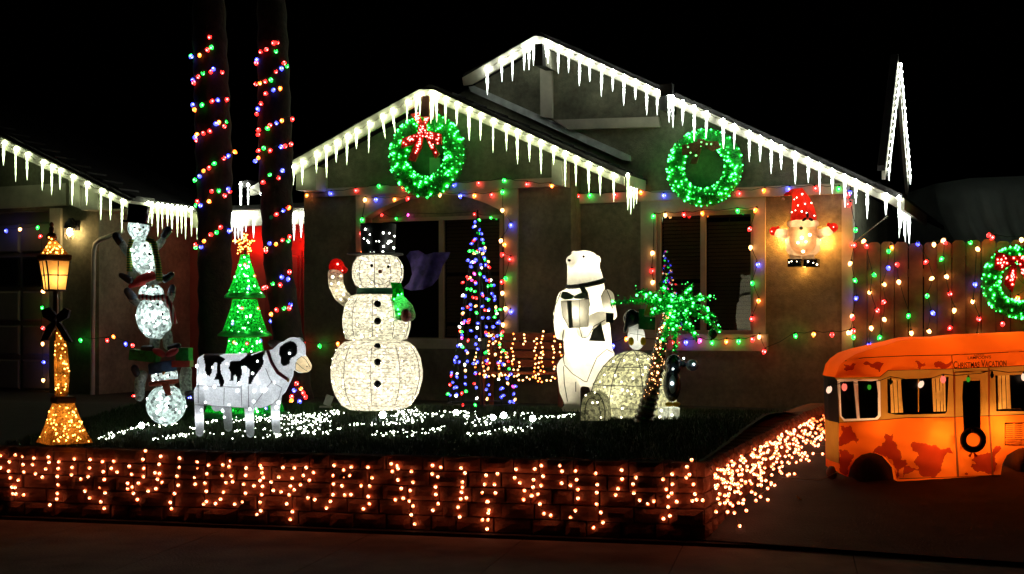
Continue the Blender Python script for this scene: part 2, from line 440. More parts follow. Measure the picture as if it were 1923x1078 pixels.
# --- main wall B
bL = az(700, 500, DB)[0]; bR = az(1598, 500, DB)[0]
v0, v1 = az(1233, 500, DB)[0], az(1416, 500, DB)[0]; vz0, vz1 = az(1325, 627, DB)[1], az(1325, 397, DB)[1]
BB = DB-.35
mL = az(872, 150, BB); mP = az(1011, 74, BB); mR = az(1690, 378, BB)
mslope = (mP[1]-mR[1])/(mR[0]-mP[0])
zw = az(1350, 365, DB)[1]
zwl = zline(aR-.19, gp, gr)
b = MB()
rect(b, aR-.19, v0, -.2, zw, DB, DB+.2); rect(b, v1, bR, -.2, zw, DB, DB+.2); rect(b, v0, v1, -.2, vz0, DB, DB+.2); rect(b, v0, v1, vz1, zw, DB, DB+.2)
pol(b, [(bL+1.2, zw), (bR, zw), (bR, zline(bR, mP, mR)), mP, (mL[0]-.4, zline(mL[0]-.4, mL, mP)), (bL+1.2, zw+.3)], DB, DB+.2)
rect(b, bR-.2, bR, -.2, zline(bR, mP, mR)-.05, DB+.2, DB+5)
b.build('wall', stucco, house)
window(v0, v1, vz0, vz1, DB+.02, az(1320, 500, DB+.02)[0], True)
b = MB(); D1 = DB-.035
s0, s1 = az(1203, 500, D1)[0], az(1437, 500, D1)[0]
zt2 = az(1320, 372, D1)[1]
rect(b, s0, v0, vz0-.08, zt2, D1, DB+.02); rect(b, v1, s1, vz0-.08, zt2, D1, DB+.02); rect(b, v0, v1, vz1, zt2, D1, DB+.02)
b.build('window_surround', paint, house)
b = MB(); rect(b, s0-.03, s1+.03, vz0-.2, vz0, DB-.08, DB+.02); b.build('sill', paint, house)
b = MB(); pxrect(b, 1082, 1594, 354, 373, DB-.055, DB+.01); b.build('trim_board', paint, house)
b = MB(); rect(b, bR-.1, bR+.025, 0, zw-.12, DB-.03, DB+.12); b.build('corner_board', paint, house)
# king post board and collar board of the upper gable
b = MB(); pxpol(b, [(1014, 128), (1036, 128), (1037, 222), (1015, 219)], DB-.05, DB); b.build('trim_board', paint, house)
b = MB(); pxpol(b, [(1040, 225), (1236, 219), (1240, 238), (1066, 243)], DB-.06, DB); b.build('trim_board', paint, house)
# flashing where the front roof meets the main wall
b = MB(); pxpol(b, [(880, 163), (890, 161), (1183, 292), (1184, 303), (1168, 300), (884, 172)], DB-.03, DB); b.build('flashing', mat('flashing', (.75, .78, .74), .5, .2, 10), house)

# --- barge boards
def barge(pts, d): b = MB(); pxpol(b, pts, d, d+.04); return b.build('barge_board', paint, house)
barge([(548, 302), (786, 168), (802, 168), (802, 186), (560, 325), (549, 330)], BA)
barge([(802.5, 168), (815, 169), (1172, 333), (1172, 348), (1158, 343), (812, 188), (802.5, 186)], BA)
barge([(868, 146), (1002, 68), (1011, 68), (1011, 90), (1004, 90), (884, 158), (870, 160)], BB)
barge([(1011.5, 68), (1020, 70), (1690, 374), (1688, 392), (1672, 383), (1029, 91), (1011.5, 90)], BB)
# --- roofs: slab plus a row of tile ends over each barge
def roof(p0, p1, d0, d1, name='roof', lift=.02, th=.07, side=1):
    """p0,p1: (a,z) ends of the sloping top edge at the barge"""
    b = MB(); (x0, z0), (x1, z1) = p0, p1
    pol(b, [(x0, z0+lift-.03), (x1, z1+lift-.03), (x1, z1+lift+th-.04), (x0, z0+lift+th-.04)], d0+.05, d1)
    r = b.build(name, tile, house)
    n = max(3, int(math.hypot(x1-x0, z1-z0)/.3)); b = MB()
    dv = Vector((x1-x0, z1-z0))/n
    for i in range(n):
        a = x0+dv.x*i; z = z0+dv.y*i+lift+th-.04
        hi = .035 if (z1 < z0) else 0; lo = .035-hi
        # overlapping tile: the lower end stands proud
        q0 = (a, z+.004+(0 if z1 < z0 else .025)); q1 = (a+dv.x*1.02, z+dv.y*1.02+.004+(.025 if z1 < z0 else 0))
        pol(b, [(a, z+.001), (a+dv.x*1.02, z+dv.y*1.02+.001), q1, q0], d0+.1, d0+.5)
    b.build('rake_tile', tile, house, kind='stuff')
    return r
e0 = az(547, 301, BA); e1 = az(802, 164, BA); e2 = az(1182, 334, BA)
roof(e0, e1, BA+.005, DB+4, side=0); roof(e1, e2, BA+.005, DB-.001)
m0 = az(866, 145, BB); m1 = az(1011, 66, BB); m2 = az(1693, 372, BB)
mlow = (m0[0]-2.2, m0[1]-2.2*(m1[1]-m0[1])/(m1[0]-m0[0]))
roof(m0, m1, BB+.005, DB+5); roof(m1, m2, BB+.005, DB+5)
# ridge beam ends, brackets and boxed eave ends
def beam(pts, d0, d1, m): b = MB(); pxpol(b, pts, d0, d1); return b.build('beam_end', m, house)
beam([(1004, 82), (1019, 82), (1019, 123), (1004, 123)], BB-.06, BB+.3, mat('dark_beam', (.03, .028, .025), .8, .2, 10))
beam([(1022, 95), (1034, 95), (1034, 129), (1022, 122)], BB+.05, DB, paint)
beam([(1240, 158), (1262, 156), (1262, 178), (1240, 181)], BB-.05, BB+.03, mat('dark_beam', (0, 0, 0)))
beam([(1239, 182), (1256, 180), (1256, 208), (1239, 206)], BB-.02, BB+.3, mat('dark_beam', (0, 0, 0)))
beam([(790, 180), (806, 180), (806, 219), (790, 219)], BA-.03, DA, mat('red_brown_beam', (.32, .13, .09), .8, .2, 12, .3, 30))
beam([(806.5, 296), (826, 296), (826, 327), (806.5, 327)], DA-.06, DA, paint)
beam([(556, 312), (593, 312), (593, 357), (556, 357)], BA+.05, DA-.002, paint)
beam([(1036, 297), (1056, 303), (1056, 349), (1036, 346)], BA+.045, DA-.052, paint)
# --- steep narrow gable on the far side of the roof (seen nearly edge on)
aE = bR+.42
def EP(px, py):                                   # point on the east-facing plane a = aE
    r = ray(px, py); t = aE/r.dot(U); return EYE+r*t
EG = [EP(1663, 322), EP(1687, 112), EP(1706, 335)]
b = MB()
for p, q in ((EG[0], EG[1]), (EG[1], EG[2])):
    dn = Z*-.16 if False else Z*-.14
    b.prism([p, q, q+Z*-.2, p+Z*-.09], [v-U*.04 for v in (p, q, q+Z*-.2, p+Z*-.09)])
b.build('barge_board', paint, house)
b = MB()
for p, q in ((EG[0], EG[1]), (EG[1], EG[2])):
    b.prism([p+Z*.01, q+Z*.01, q+Z*.07, p+Z*.07], [v-U*.09 for v in (p+Z*.01, q+Z*.01, q+Z*.07, p+Z*.07)])
b.build('roof', tile, house)
# --- side eave stub at the right end of the main roof
b = MB(); r0 = az(1690, 378, BB)
b.box(L(r0[0]+.02, BB+1.3, r0[1]-.03), (.04, 2.5, .13), RH); b.build('fascia', paint, house)
r1 = az(1176, 336, BA); b = MB(); b.box(L(r1[0]+.02, BA+.33, r1[1]-.02), (.04, .62, .12), RH); b.build('fascia', paint, house)

# --- garage wing C
BC = DC-.35
cR = az(186, 500, DC)[0]; g0 = az(-700, 500, DC)[0]; gd1 = az(92, 500, DC)[0]; gzt = az(45, 397, DC)[1]
k0 = az(0, 262, BC); k1 = az(240, 384, BC); ks = (k0[1]-k1[1])/(k1[0]-k0[0])
ridge = (k0[0]-1.9, k0[1]+1.9*ks)
b = MB(); gd0 = gd1-4.9
rect(b, gd1, cR, -.2, gzt, DC, DC+.2); rect(b, gd0-.8, gd0, -.2, gzt, DC, DC+.2)
pol(b, [(gd0-.8, gzt), (cR, gzt), (cR, zline(cR, k0, k1)), ridge, (gd0-.8, ridge[1]-ks*(ridge[0]-gd0+.8))], DC, DC+.2)
rect(b, cR-.2, cR, -.2, zline(cR, k0, k1)-.06, DC+.2, DE)
b.build('wall', stucco, house)
b = MB(); pol(b, [(ridge[0], ridge[1]), (k0[0], az(0, 257, BC)[1]), az(242, 378, BC), az(242, 392, BC), az(231, 386, BC), (k0[0], az(0, 277, BC)[1]), (ridge[0], ridge[1]-.13)], BC, BC+.04); b.build('barge_board', paint, house)
roof((k0[0]-1.9, az(0, 254, BC)[1]+1.9*ks), az(244, 378, BC), BC+.005, DE)
ql = (ridge[0], ridge[1]+.05); roof((gd0-1.2, ql[1]-ks*(ql[0]-gd0+1.2)), ql, BC+.005, DE)
b = MB(); pxrect(b, -60, 124, 349, 390, DC-.05, DC); b.build('trim_board', paint, house)
b = MB(); pxrect(b, 93, 113, 391, 760, DC-.045, DC); b.build('trim_board', paint, house)
b = MB(); pxrect(b, 152, 184, 352, 394, BC+.06, DC); b.build('beam_end', paint, house)
beam([(130, 338), (150, 346), (150, 392), (130, 384)], BC+.045, BC+.2, paint)
# sectional garage door: raised panels, one row of glass
gdm = mat('garage_door', (.2, .19, .17), .6, .12, 4)
dd = DC+.1
b = MB(); rect(b, gd0, gd1-.02, -.1, gzt, dd+.05, dd+.08); door = b.build('garage_door', gdm, house)
rows = 5; hh = (gzt-.12)/rows
for r_ in range(rows):
    for c_ in range(8):
        x0 = gd0+.04+(gd1-gd0-.06)*c_/8; x1 = gd0+.04+(gd1-gd0-.06)*(c_+1)/8-.05
        p = MB(); z0 = r_*hh+.03; z1 = (r_+1)*hh-.03
        if x1 < az(-60, 500, DC)[0]: continue
        p.bbox(L((x0+x1)/2, dd+.035, (z0+z1)/2), (x1-x0, .03, z1-z0), RH, .12)
        p.build('panel', blackgloss if r_ == 3 else gdm, door)
# side eave with gutter, running back to the porch
ea = az(242, 384, BC); b = MB(); le = DE-BC
b.box(L(ea[0]+.02, BC+le/2, ea[1]-.02), (.05, le, .13), RH); b.build('gutter', paint, house)
# soffit return beneath it
b = MB(); b.box(L((ea[0]+cR)/2, DC+le/2-.2, ea[1]-.03), (ea[0]-cR, le-.3, .02), RH); b.build('soffit', paint, house)
# downpipe with its elbow
b = MB(); dp = [H(233, 432, DC-.02), H(226, 436, DC-.05), H(188, 450, DC-.06), H(179, 458, DC-.06), H(176, 472, DC-.06), H(174, 620, DC-.06), H(174, 742, DC-.06), H(169, 752, DC-.1)]
b.tube(dp, .033, 6); b.build('downpipe', mat('downpipe', (.5, .48, .42), .5, .15, 8), house)
# --- porch between garage and front wall
b = MB(); rect(b, cR-.3, aL+.4, -.2, az(500, 398, DE)[1], DE, DE+.15); b.build('porch_wall', mat('porch_wall', (.45, .1, .07), .8, .15, 4, .4, 70), house)
b = MB(); pxrect(b, 497, 566, 470, 740, DE-.03, DE-.002); dr = b.build('door', mat('front_door', (.35, .05, .04), .5, .2, 5), house)
for y0, y1 in ((480, 560), (580, 720)):
    for x0, x1 in ((503, 528), (535, 560)):
        p = MB(); a0, z1 = az(x0, y0, DE-.05); a1, z0 = az(x1, y1, DE-.05)
        p.bbox(L((a0+a1)/2, DE-.04, (z0+z1)/2), (abs(a1-a0), .02, abs(z1-z0)), RH, .15); p.build('panel', mat('front_door', (0, 0, 0)), dr)
p = MB(); p.ell(H(531, 612, DE-.09), (.03, .03, .03), n=8, m=6); p.build('handle', mat('brass', (.6, .4, .15), .3, 0, metal=1), dr)
DP = DA+.25
pe0, pz1 = az(434, 396, DP); pe1 = aL-.01; pz0 = az(470, 424, DP)[1]
b = MB(); rect(b, ea[0]+.05, pe1, pz0, pz1, DP, DP+.05); b.build('fascia', paint, house)
b = MB(); rect(b, ea[0]+.05, pe1, pz1+.01, pz1+.07, DP-.03, DE+2); b.build('roof', tile, house)
b = MB(); pxpol(b, [(469, 352), (488, 341), (490, 362), (470, 367)], DP+.2, DP+.26); b.build('barge_board', paint, house)
b = MB(); pxpol(b, [(449, 341), (466, 338), (468, 352), (452, 352)], DP+.2, DP+.5); b.build('roof', tile, house)
# porch red lamp (under the porch roof)
pl = thing('porch_light', 'red glowing porch light beneath the porch eave', 'porch light', H(540, 446, DE-.45), 0)
b = MB(); b.lathe(H(540, 446, DE-.45)-Z*.03, [(.02, .0), (.05, .02), (.05, .05), (.03, .07)], 12); b.build('shade', black, pl)
b = MB(); b.ell(H(540, 446, DE-.45)-Z*.05, (.03, .03, .035), n=10, m=6); b.build('bulb', glow('red_lamp', (1, .02, .01), 10), pl)
lamp('red_light', H(476, 446, DE-.16)-Z*.08, (1, .02, .012), 5.5, .04, pl); lamp('red_light', H(562, 446, DE-.2)-Z*.08, (1, .02, .012), 5, .04, pl)

# ------------------------------------------------------------------ icicle light strings
icm = glow('icicle_glow', (.8, 1, .52), 4.4)
icm_cool = glow('icicle_cool_glow', (.9, 1, .88), 5.2)
ledm = glow('icicle_led', (.86, 1, .68), 48)
ledm_cool = glow('icicle_led_cool', (.9, 1, .93), 62)
_ic = {}
def ic_mesh(k, cool):
    if (k, cool) in _ic: return _ic[(k, cool)]
    rr = random.Random(k*7+cool); b = MB(); n = 17; prof = []
    for i in range(n+1):
        t = i/n; r = .0150*(1 if t < .5 else (1-(t-.5)/.5)**.75)*(1+rr.uniform(-.3, .35)) if i < n else .0012
        prof.append((r, -t))
    b.lathe((0, 0, 0), prof, 6, smooth=False)
    # little collars like frozen drips
    o = b.build('icicle', icm_cool if cool else icm); me = o.data; bpy.data.objects.remove(o); _ic[(k, cool)] = me; return me
def led_mesh(cool):
    if ('led', cool) in _ic: return _ic[('led', cool)]
    b = MB(); b.ell((0, 0, 0), (.02, .02, .026), n=8, m=6); o = b.build('led', ledm_cool if cool else ledm); me = o.data; bpy.data.objects.remove(o); _ic[('led', cool)] = me; return me
def icicles(label, items, cool=0, group='icicle light strings along the eaves', thin=1.):
    """items: (top point, length, lean)"""
    t = thing('icicle_light_string', label, 'string lights', items[0][0], 0, group)
    for top, ln, lean in items:
        M = Matrix.Translation(top) @ Euler((0, lean, random.uniform(0, 6))).to_matrix().to_4x4() @ Matrix.Diagonal((random.uniform(.85, 1.15), random.uniform(.85, 1.15), ln, 1))
        M = Matrix.Translation(top) @ Matrix.Rotation(lean, 4, 'Y') @ Matrix.Rotation(random.uniform(0, 6), 4, 'Z') @ Matrix.Diagonal((thin*random.uniform(.7, 1.05), thin*random.uniform(.7, 1.05), ln, 1))
        inst('icicle', ic_mesh(random.randint(0, 5), cool), M, t)
        inst('led', led_mesh(cool), Matrix.Translation(top+Z*.012) @ Matrix.Scale(thin, 4), t)
    cord([i[0]+Z*.03 for i in items], .005, .03, wirem, t)
    return t
def rake_items(tips, x0, y0, x1, y1, d):
    """tips: tip pixel; the top sits on the board mid line (x0,y0)-(x1,y1)"""
    out = []
    for t in tips:
        x, y = t[0], t[1]; xt = x + (t[2] if len(t) > 2 else 0)
        yt = y0+(y1-y0)*(xt-x0)/(x1-x0)
        p = H(xt, yt, d); q = H(x, y, d)
        out.append((p, max(.1, (p-q).length), math.atan2(-(q-p).dot(U), -(q-p).z)*1.0 if abs(xt-x) > 1 else random.uniform(-.02, .02)))
    return out
fl = zs([(45, 790), (110, 790), (215, 700), (290, 735), (365, 620), (447, 640), (515, 520), (612, 550), (730, 440, -20), (805, 400, -20), (897, 315), (965, 310), (992, 270)], 3.9917, 540, 150)
fl = [(q[0], q[1]) + ((q[2]/4,) if len(q) > 2 else ()) for q in fl]
icicles('white icicle lights on the left slope of the front gable', rake_items(fl, 560, 310, 795, 176, BA-.03))
fr = zs([(1078, 330), (1092, 300), (1115, 320), (1185, 330), (1268, 345), (1358, 455)], 3.9917, 540, 150)+zs([(35, 700), (107, 700), (183, 775), (263, 765), (330, 845), (405, 830), (475, 905), (555, 850), (625, 985), (690, 980), (768, 1020), (838, 1040), (922, 1078)], 3.267, 870, 50)
icicles('white icicle lights on the right slope of the front gable', rake_items(fr, 815, 178, 1160, 334, BA-.03))
p0 = r1[0]+.05
icicles('icicle lights bunched on the short side eave right of the front gable', [(L(p0-.03, BA+.0+i*.11, r1[1]+.03), (.4, .44, .36, .3)[i], 0) for i in range(4)])
ml = zs([(147, 420), (235, 340), (302, 335), (375, 270), (403, 268), (432, 240)], 3.267, 870, 50)
icicles('white icicle lights on the short left slope of the upper gable', rake_items(ml, 884, 148, 1003, 80, BB-.03), 1)
mr = zs([(508, 190), (520, 230), (583, 290), (648, 285), (715, 365), (775, 340), (850, 430), (918, 400), (987, 485), (1055, 450), (1125, 545), (1190, 545)], 3.267, 870, 50)
icicles('white icicle lights on the upper gable from peak to dark bracket', rake_items(mr, 1025, 80, 1236, 174, BB-.03), 1)
mr = zs([(95, 290), (120, 325), (188, 310), (265, 415), (348, 395), (460, 465), (537, 470), (637, 555), (710, 555), (785, 635), (850, 608), (946, 705), (1035, 695), (1110, 775), (1196, 770), (1280, 865), (1354, 838), (1433, 940), (1560, 915)], 3.594, 1230, 150)
icicles('long run of icicle lights above the wreath and gnome', rake_items(mr, 1262, 184, 1675, 374, BB-.03), 1)
icicles('dense icicle lights on the side eave at the right end of the main roof', [(L(r0[0]-.01, BB+i*.17, r0[1]+.03-.004*i), (.34, .42, .3, .46, .36)[i % 5], random.uniform(-.05, .1)) for i in range(7)], 1)
def leg(p, q, n): return [(p.lerp(q, (i+.5)/n)+U*.03-Z*.03, random.uniform(.08, .17), random.uniform(-.06, .06)) for i in range(n)]
icicles('icicle lights hanging on the narrow steep gable at the far right, lit against the sky', leg(EG[0], EG[1], 17)+leg(EG[1], EG[2], 17), 1, thin=.55)
gl_ = zs([(25, 290), (105, 400), (182, 390), (288, 460), (350, 490), (405, 455), (490, 560), (585, 560), (682, 660), (745, 660), (825, 745)], 3.5925, 0, 230)
icicles('white icicle lights on the gable slope of the garage', rake_items(gl_, 0, 267, 235, 382, BC-.03))
its = []
for i, (x, y) in enumerate(zs([(1000, 690), (1025, 700), (1065, 770), (1095, 720), (1130, 700), (1160, 740), (1197, 775), (1225, 750), (1252, 790), (1292, 770), (1330, 790)], 3.5925, 0, 230)):
    # side eave plane a = const
    r = ray(x, 385); t = (ea[0]+.07)/r.dot(U); P = EYE+r*t; P.z = ea[1]+.03
    ln = P.z-(EYE+ray(x, y)*t).z; its.append((P, ln, 0))
r = ray(378, 385); 
icicles('icicle lights along the side eave of the garage behind the snowman stack', its, 0)
its = []
for x, y in zs([(115, 875), (165, 990), (213, 910), (262, 930), (322, 815), (432, 905), (590, 890), (700, 900), (850, 930), (1018, 945), (1120, 900)], 7.7, 420, 330):
    p = H(x, 405, DP-.03); q = H(x, y, DP-.03); its.append((p, p.z-q.z, 0))
for x, y0, y1 in ((452, 347, 399), (466, 349, 391), (491, 366, 398)):
    p = H(x, y0, DP+.15); q = H(x, y1, DP+.15); its.append((p, p.z-q.z, 0))
icicles('icicle lights over the red lit porch between the two palm trunks', its, 1)
gw = thing('guy_wire', 'thin wire from the roof corner down to the fence', 'wire', H(1668, 405, DB-.1))
MB().tube([H(1668, 405, DB-.1), H(1598, 460, DB-.15)], .006, 4).build('wire', wirem, gw)

# ------------------------------------------------------------------ wall lantern
wl = thing('wall_lantern', 'lit caged wall lantern beside the garage door', 'lantern', H(131, 440, DC-.12), -TH)
c = H(131, 433, DC-.14)
b = MB(); b.lathe(c+Z*.03, [(.075, 0), (.085, .02), (.07, .07), (.03, .11), (.02, .14)], 14); b.tube([c+Z*.14, c+Z*.17+N*.05, c+Z*.1+N*.138], .015, 6); b.box(c+N*.13+Z*.08, (.1, .02, .14), RH)
b.build('hood', black, wl)
b = MB()
for k in range(6):
    an = k*math.pi/3; e = Vector((math.cos(an), math.sin(an), 0))
    b.tube([c+e*.07+Z*.03, c+e*.07-Z*.09, c+e*.03-Z*.13], .0035, 4)
for z in (-.03, -.09): b.tube([c+Vector((math.cos(q*.5236)*.07, math.sin(q*.5236)*.07, z)) for q in range(13)], .0035, 4)
b.build('cage', mat('lantern_cage', (.3, .26, .2), .5, .1, 5), wl)
b = MB(); b.ell(c-Z*.02, (.04, .04, .055), n=10, m=8); b.build('bulb', glow('lantern_glow', (1, .68, .3), 95), wl)

# ------------------------------------------------------------------ coloured bulbs on the house
def onp(l, d): return [(H(x, y, d), c) for x, y, c in l]
SA = DA-.072; SB = DB-.085
l = zs([(172, 300, 'o'), (450, 275, 'b'), (748, 240, 'r'), (1020, 190, 'g'), (1320, 215, 'r')], 6.34, 550, 320)+zs([(145, 175, 'b'), (435, 160, 'r'), (745, 120, 'g'), (1015, 165, 'r'), (1300, 185, 'o')], 6.34, 830, 320)
string('multicoloured bulbs on the trim board under the front gable', onp(l, SA), ln=.055)
l = zs([(1570, 250, 'b'), (1625, 308, 'r'), (1765, 300, 'g')], 6.34, 830, 320)+[(1153, 367, 'r')]+zs([(65, 65, 'o'), (200, 82, 'b'), (625, 70, 'r'), (765, 55, 'o'), (905, 45, 'b'), (1050, 42, 'r'), (1185, 45, 'g')], 2.995, 1180, 340)
string('multicoloured bulbs on the long trim board behind the second wreath', onp(l, SB))
l = zs([(1247, 67, 'b'), (1235, 82, 'r'), (1247, 133, 'r'), (1280, 277, 'g'), (1272, 360, 'r'), (1253, 465, 'w'), (1270, 560, 'g'), (1283, 660, 'b'), (1262, 762, 'w'), (1266, 772, 'r'), (1252, 850, 'w'), (1268, 845, 'r'), (1263, 878, 'g')], 2.995, 1180, 340)
string('multicoloured bulbs hanging down the right corner of the house', onp(l, SB-.03))
l = zs([(828, 975, 'o'), (810, 752, 'r'), (828, 590, 'g'), (863, 352, 'w'), (990, 355, 'b'), (1215, 350, 'o'), (1378, 340, 'r'), (1605, 310, 'g'), (1750, 290, 'w')], 6.34, 550, 320)+zs([(210, 310, 'b'), (395, 305, 'o'), (588, 300, 'r'), (725, 258, 'g'), (722, 480, 'w'), (820, 655, 'b')], 6.34, 830, 320)+zs([(295, 190, 'w'), (305, 210, 'o'), (298, 258, 'r'), (338, 280, 'r'), (312, 378, 'g'), (297, 393, 'r'), (300, 450, 'w'), (315, 525, 'w'), (338, 540, 'b'), (300, 605, 'w')], 2.63, 830, 380)
string('multicoloured bulbs framing the arched front window', onp(l, SA))
string('added bulbs imitating reflected lights at the head of the arched window', [(H(x, y, DR-.05), c) for x, y, c in ((718, 404, 'r'), (743, 411, 'g'), (767, 404, 'p'), (891, 402, 'r'), (921, 409, 'g'))], r=.014, ln=.04)  # bulbs added in place of reflections at the window head
l = zs([(140, 570, 'w'), (132, 505, 'r'), (140, 407, 'w'), (145, 200, 'g'), (207, 192, 'w'), (310, 190, 'r'), (415, 182, 'o'), (615, 170, 'g'), (720, 165, 'o'), (688, 272, 'r'), (688, 375, 'w'), (727, 473, 'b'), (697, 577, 'g'), (733, 675, 'o'), (697, 775, 'r')], 2.995, 1180, 340)
string('multicoloured bulbs framing the window behind the lit palm', onp(l, SB+.02))
l = [(1150, 650, 'b'), (1176, 637, 'o')]+zs([(257, 910, 'r'), (323, 908, 'b'), (406, 900, 'p'), (468, 910, 'g'), (552, 903, 'o'), (620, 903, 'g'), (700, 893, 'r'), (738, 877, 'w'), (768, 960, 'r'), (937, 872, 'g'), (1045, 863, 'o'), (1145, 865, 'r'), (1245, 855, 'w')], 2.995, 1180, 340)
string('multicoloured bulbs strung low along the wall under the right window', onp(l, DB-.14))
l = [(571, 645, 'r'), (599, 650, 'g'), (635, 646, 'o'), (668, 650, 'r')]
string('few bulbs strung low on the wall left of the big snowman', onp(l, SA-.03))
l = zs([(25, 125, 'b'), (90, 120, 'w'), (165, 110, 'g'), (180, 150, 'r'), (178, 388, 'w'), (180, 455, 'g'), (178, 545, 'r'), (183, 610, 'w'), (182, 692, 'b'), (185, 767, 'w'), (203, 850, 'g'), (200, 873, 'r')], 2.295, 0, 380)
string('multicoloured bulbs around the garage door opening', onp(l, DC-.03), tilt=.9)
l = zs([(345, 595, 'g'), (460, 595, 'r'), (485, 580, 'o')], 2.295, 0, 380)+zs([(83, 648, 'b'), (115, 655, 'r')], 2.345, 200, 370)
string('bulbs strung across the garage side wall at middle height', onp(l, DC-.12))
l = zs([(400, 876, 'o'), (458, 877, 'g'), (495, 873, 'r')], 2.295, 0, 380)+zs([(118, 880, 'r'), (150, 905, 'o'), (365, 885, 'b')], 2.345, 200, 370)+[(405, 747, 'r'), (422, 751, 'b')]
string('bulbs strung low along the garage side wall behind the snowman stack', onp(l, DC-.2))
# ------------------------------------------------------------------ FENCE
fence = thing('wooden_fence', 'brown dog-eared board fence running right from the house corner', 'fence', H(1760, 760, DB)*1, -TH)
DF = DB
zf = az(1700, 454, DF)[1]
a = bR+.03; i = 0; aend = az(2150, 500, DF)[0]; wdt = .148
for k in range(40):
    if a > aend: break
    ww = wdt*random.uniform(.93, 1.04); dz = random.uniform(-.02, .015); off = random.uniform(-.006, .012)
    if k == 5: off = .05
    p = MB(); z1 = zf+dz; c = .03
    pol(p, [(a, -.1), (a+ww, -.1), (a+ww, z1-c), (a+ww-c, z1), (a+c, z1), (a, z1-c)], DF+off, DF+off+.02)
    p.build('board', wood, fence); a += ww+random.uniform(.004, .012)
for z in (.35, zf-.35):
    b = MB(); b.box(L((bR+aend)/2, DF+.06, z), (aend-bR, .04, .09), RH); b.build('rail', wood, fence)
FD = DF-.05
fz = lambda l: zs(l, 3.172, 1580, 320)
cols_ = [
 ('first group of bulbs on the fence next to the house corner', [(75, 447, 'r'), (143, 425, 'w'), (143, 455, 'r'), (185, 628, 'g'), (172, 733, 'w'), (205, 838, 'r'), (175, 940, 'w'), (165, 1043, 'b')]),
 ('bulbs zigzagging down the fence left of its darkest board', [(297, 460, 'o'), (283, 482, 'g'), (275, 585, 'b'), (247, 685, 'w'), (262, 790, 'r'), (250, 893, 'w'), (236, 998, 'g')]),
 ('bulbs on the dark fence boards, ending green over amber', [(330, 565, 'r'), (340, 667, 'w'), (403, 868, 'g'), (415, 970, 'w')]),
 ('bulbs on the fence starting blue at the top edge', [(455, 443, 'b'), (515, 550, 'r'), (550, 652, 'w'), (512, 753, 'g'), (535, 853, 'b'), (515, 962, 'w')]),
 ('bulbs on the brightest orange fence board', [(550, 445, 'w'), (607, 435, 'r'), (617, 423, 'w'), (606, 530, 'g'), (620, 635, 'w'), (640, 740, 'r'), (675, 835, 'w'), (657, 942, 'r')]),
 ('bulbs on the fence directly left of the third wreath', [(762, 435, 'g'), (805, 473, 'w'), (795, 680, 'b'), (785, 785, 'w'), (820, 887, 'r'), (810, 985, 'w')]),
 ('bulbs above and below the wreath on the fence', [(882, 390, 'r'), (908, 405, 'r'), (1072, 415, 'w'), (962, 918, 'r')]),
]
for lab, l in cols_:
    pts = onp(fz(l), FD)
    string(lab, pts, group='bulb strings on the fence', tilt=.9)
string('bulbs behind the red ribbon of the fence wreath', [(H(x, y, FD+.01), 'o') for x, y in ((1905, 520), (1930, 545), (1912, 560))], group='bulb strings on the fence')

# covered vehicle beyond the fence
Yc = 18.5
cv = thing('covered_vehicle', 'tall vehicle under a grey-green tarpaulin beyond the fence', 'covered vehicle', Q(1900, 700, Yc), 0)
b = MB(); ol = [(1757, 372), (1760, 345), (1790, 338), (1923, 328), (2150, 322), (2160, 470), (1820, 470), (1800, 440), (1775, 400)]
pts = []
nxg, nyg = 60, 24
vs = []; fs = []
for j in range(nyg+1):
    for i in range(nxg+1):
        u_, v_ = i/nxg, j/nyg
        xt = 1756+u_*400; yt = 345-8*min(1, u_*6)-16*u_
        xb = xt+(1-u_)*60*v_*v_; yb = yt+135*v_
        rd = .5*math.exp(-u_*14)+.35*math.exp(-v_*9)
        fold = .05*math.sin(xt*.11+v_*1.3)*v_+.03*math.sin(xt*.27+v_*3)*v_
        vs.append(Q(xb, yb, Yc+rd+fold))
for j in range(nyg):
    for i in range(nxg): fs.append((j*(nxg+1)+i, j*(nxg+1)+i+1, (j+1)*(nxg+1)+i+1, (j+1)*(nxg+1)+i))
b.add(vs, fs, True)
top = vs[:nxg+1]; bk = [v+Vector((0, 2.2, -.05)) for v in top]; b.add(top+bk, [(i, i+1, nxg+1+i+1, nxg+1+i) for i in range(nxg)], True)
lf = [vs[j*(nxg+1)] for j in range(nyg+1)]; b.add(lf+[v+Vector((0, 2.2, 0)) for v in lf], [(i, i+1, nyg+1+i+1, nyg+1+i) for i in range(nyg)], True)
b.build('tarpaulin', mat('tarpaulin', (.62, .7, .6), .7, .2, 2, .2, 20), cv)
b = MB(); b.box(Q(1950, 520, Yc+1.3), (2.6, 1.6, 1.7)); b.build('body', black, cv)
for x in (1850, 2050):
    b = MB(); c = Q(x, 745, Yc+.8); b.lathe(c, [(.33, -.12), (.36, -.08), (.36, .08), (.33, .12)], 20, Matrix.Rotation(R(90), 3, 'X')); b.build('wheel', black, cv)

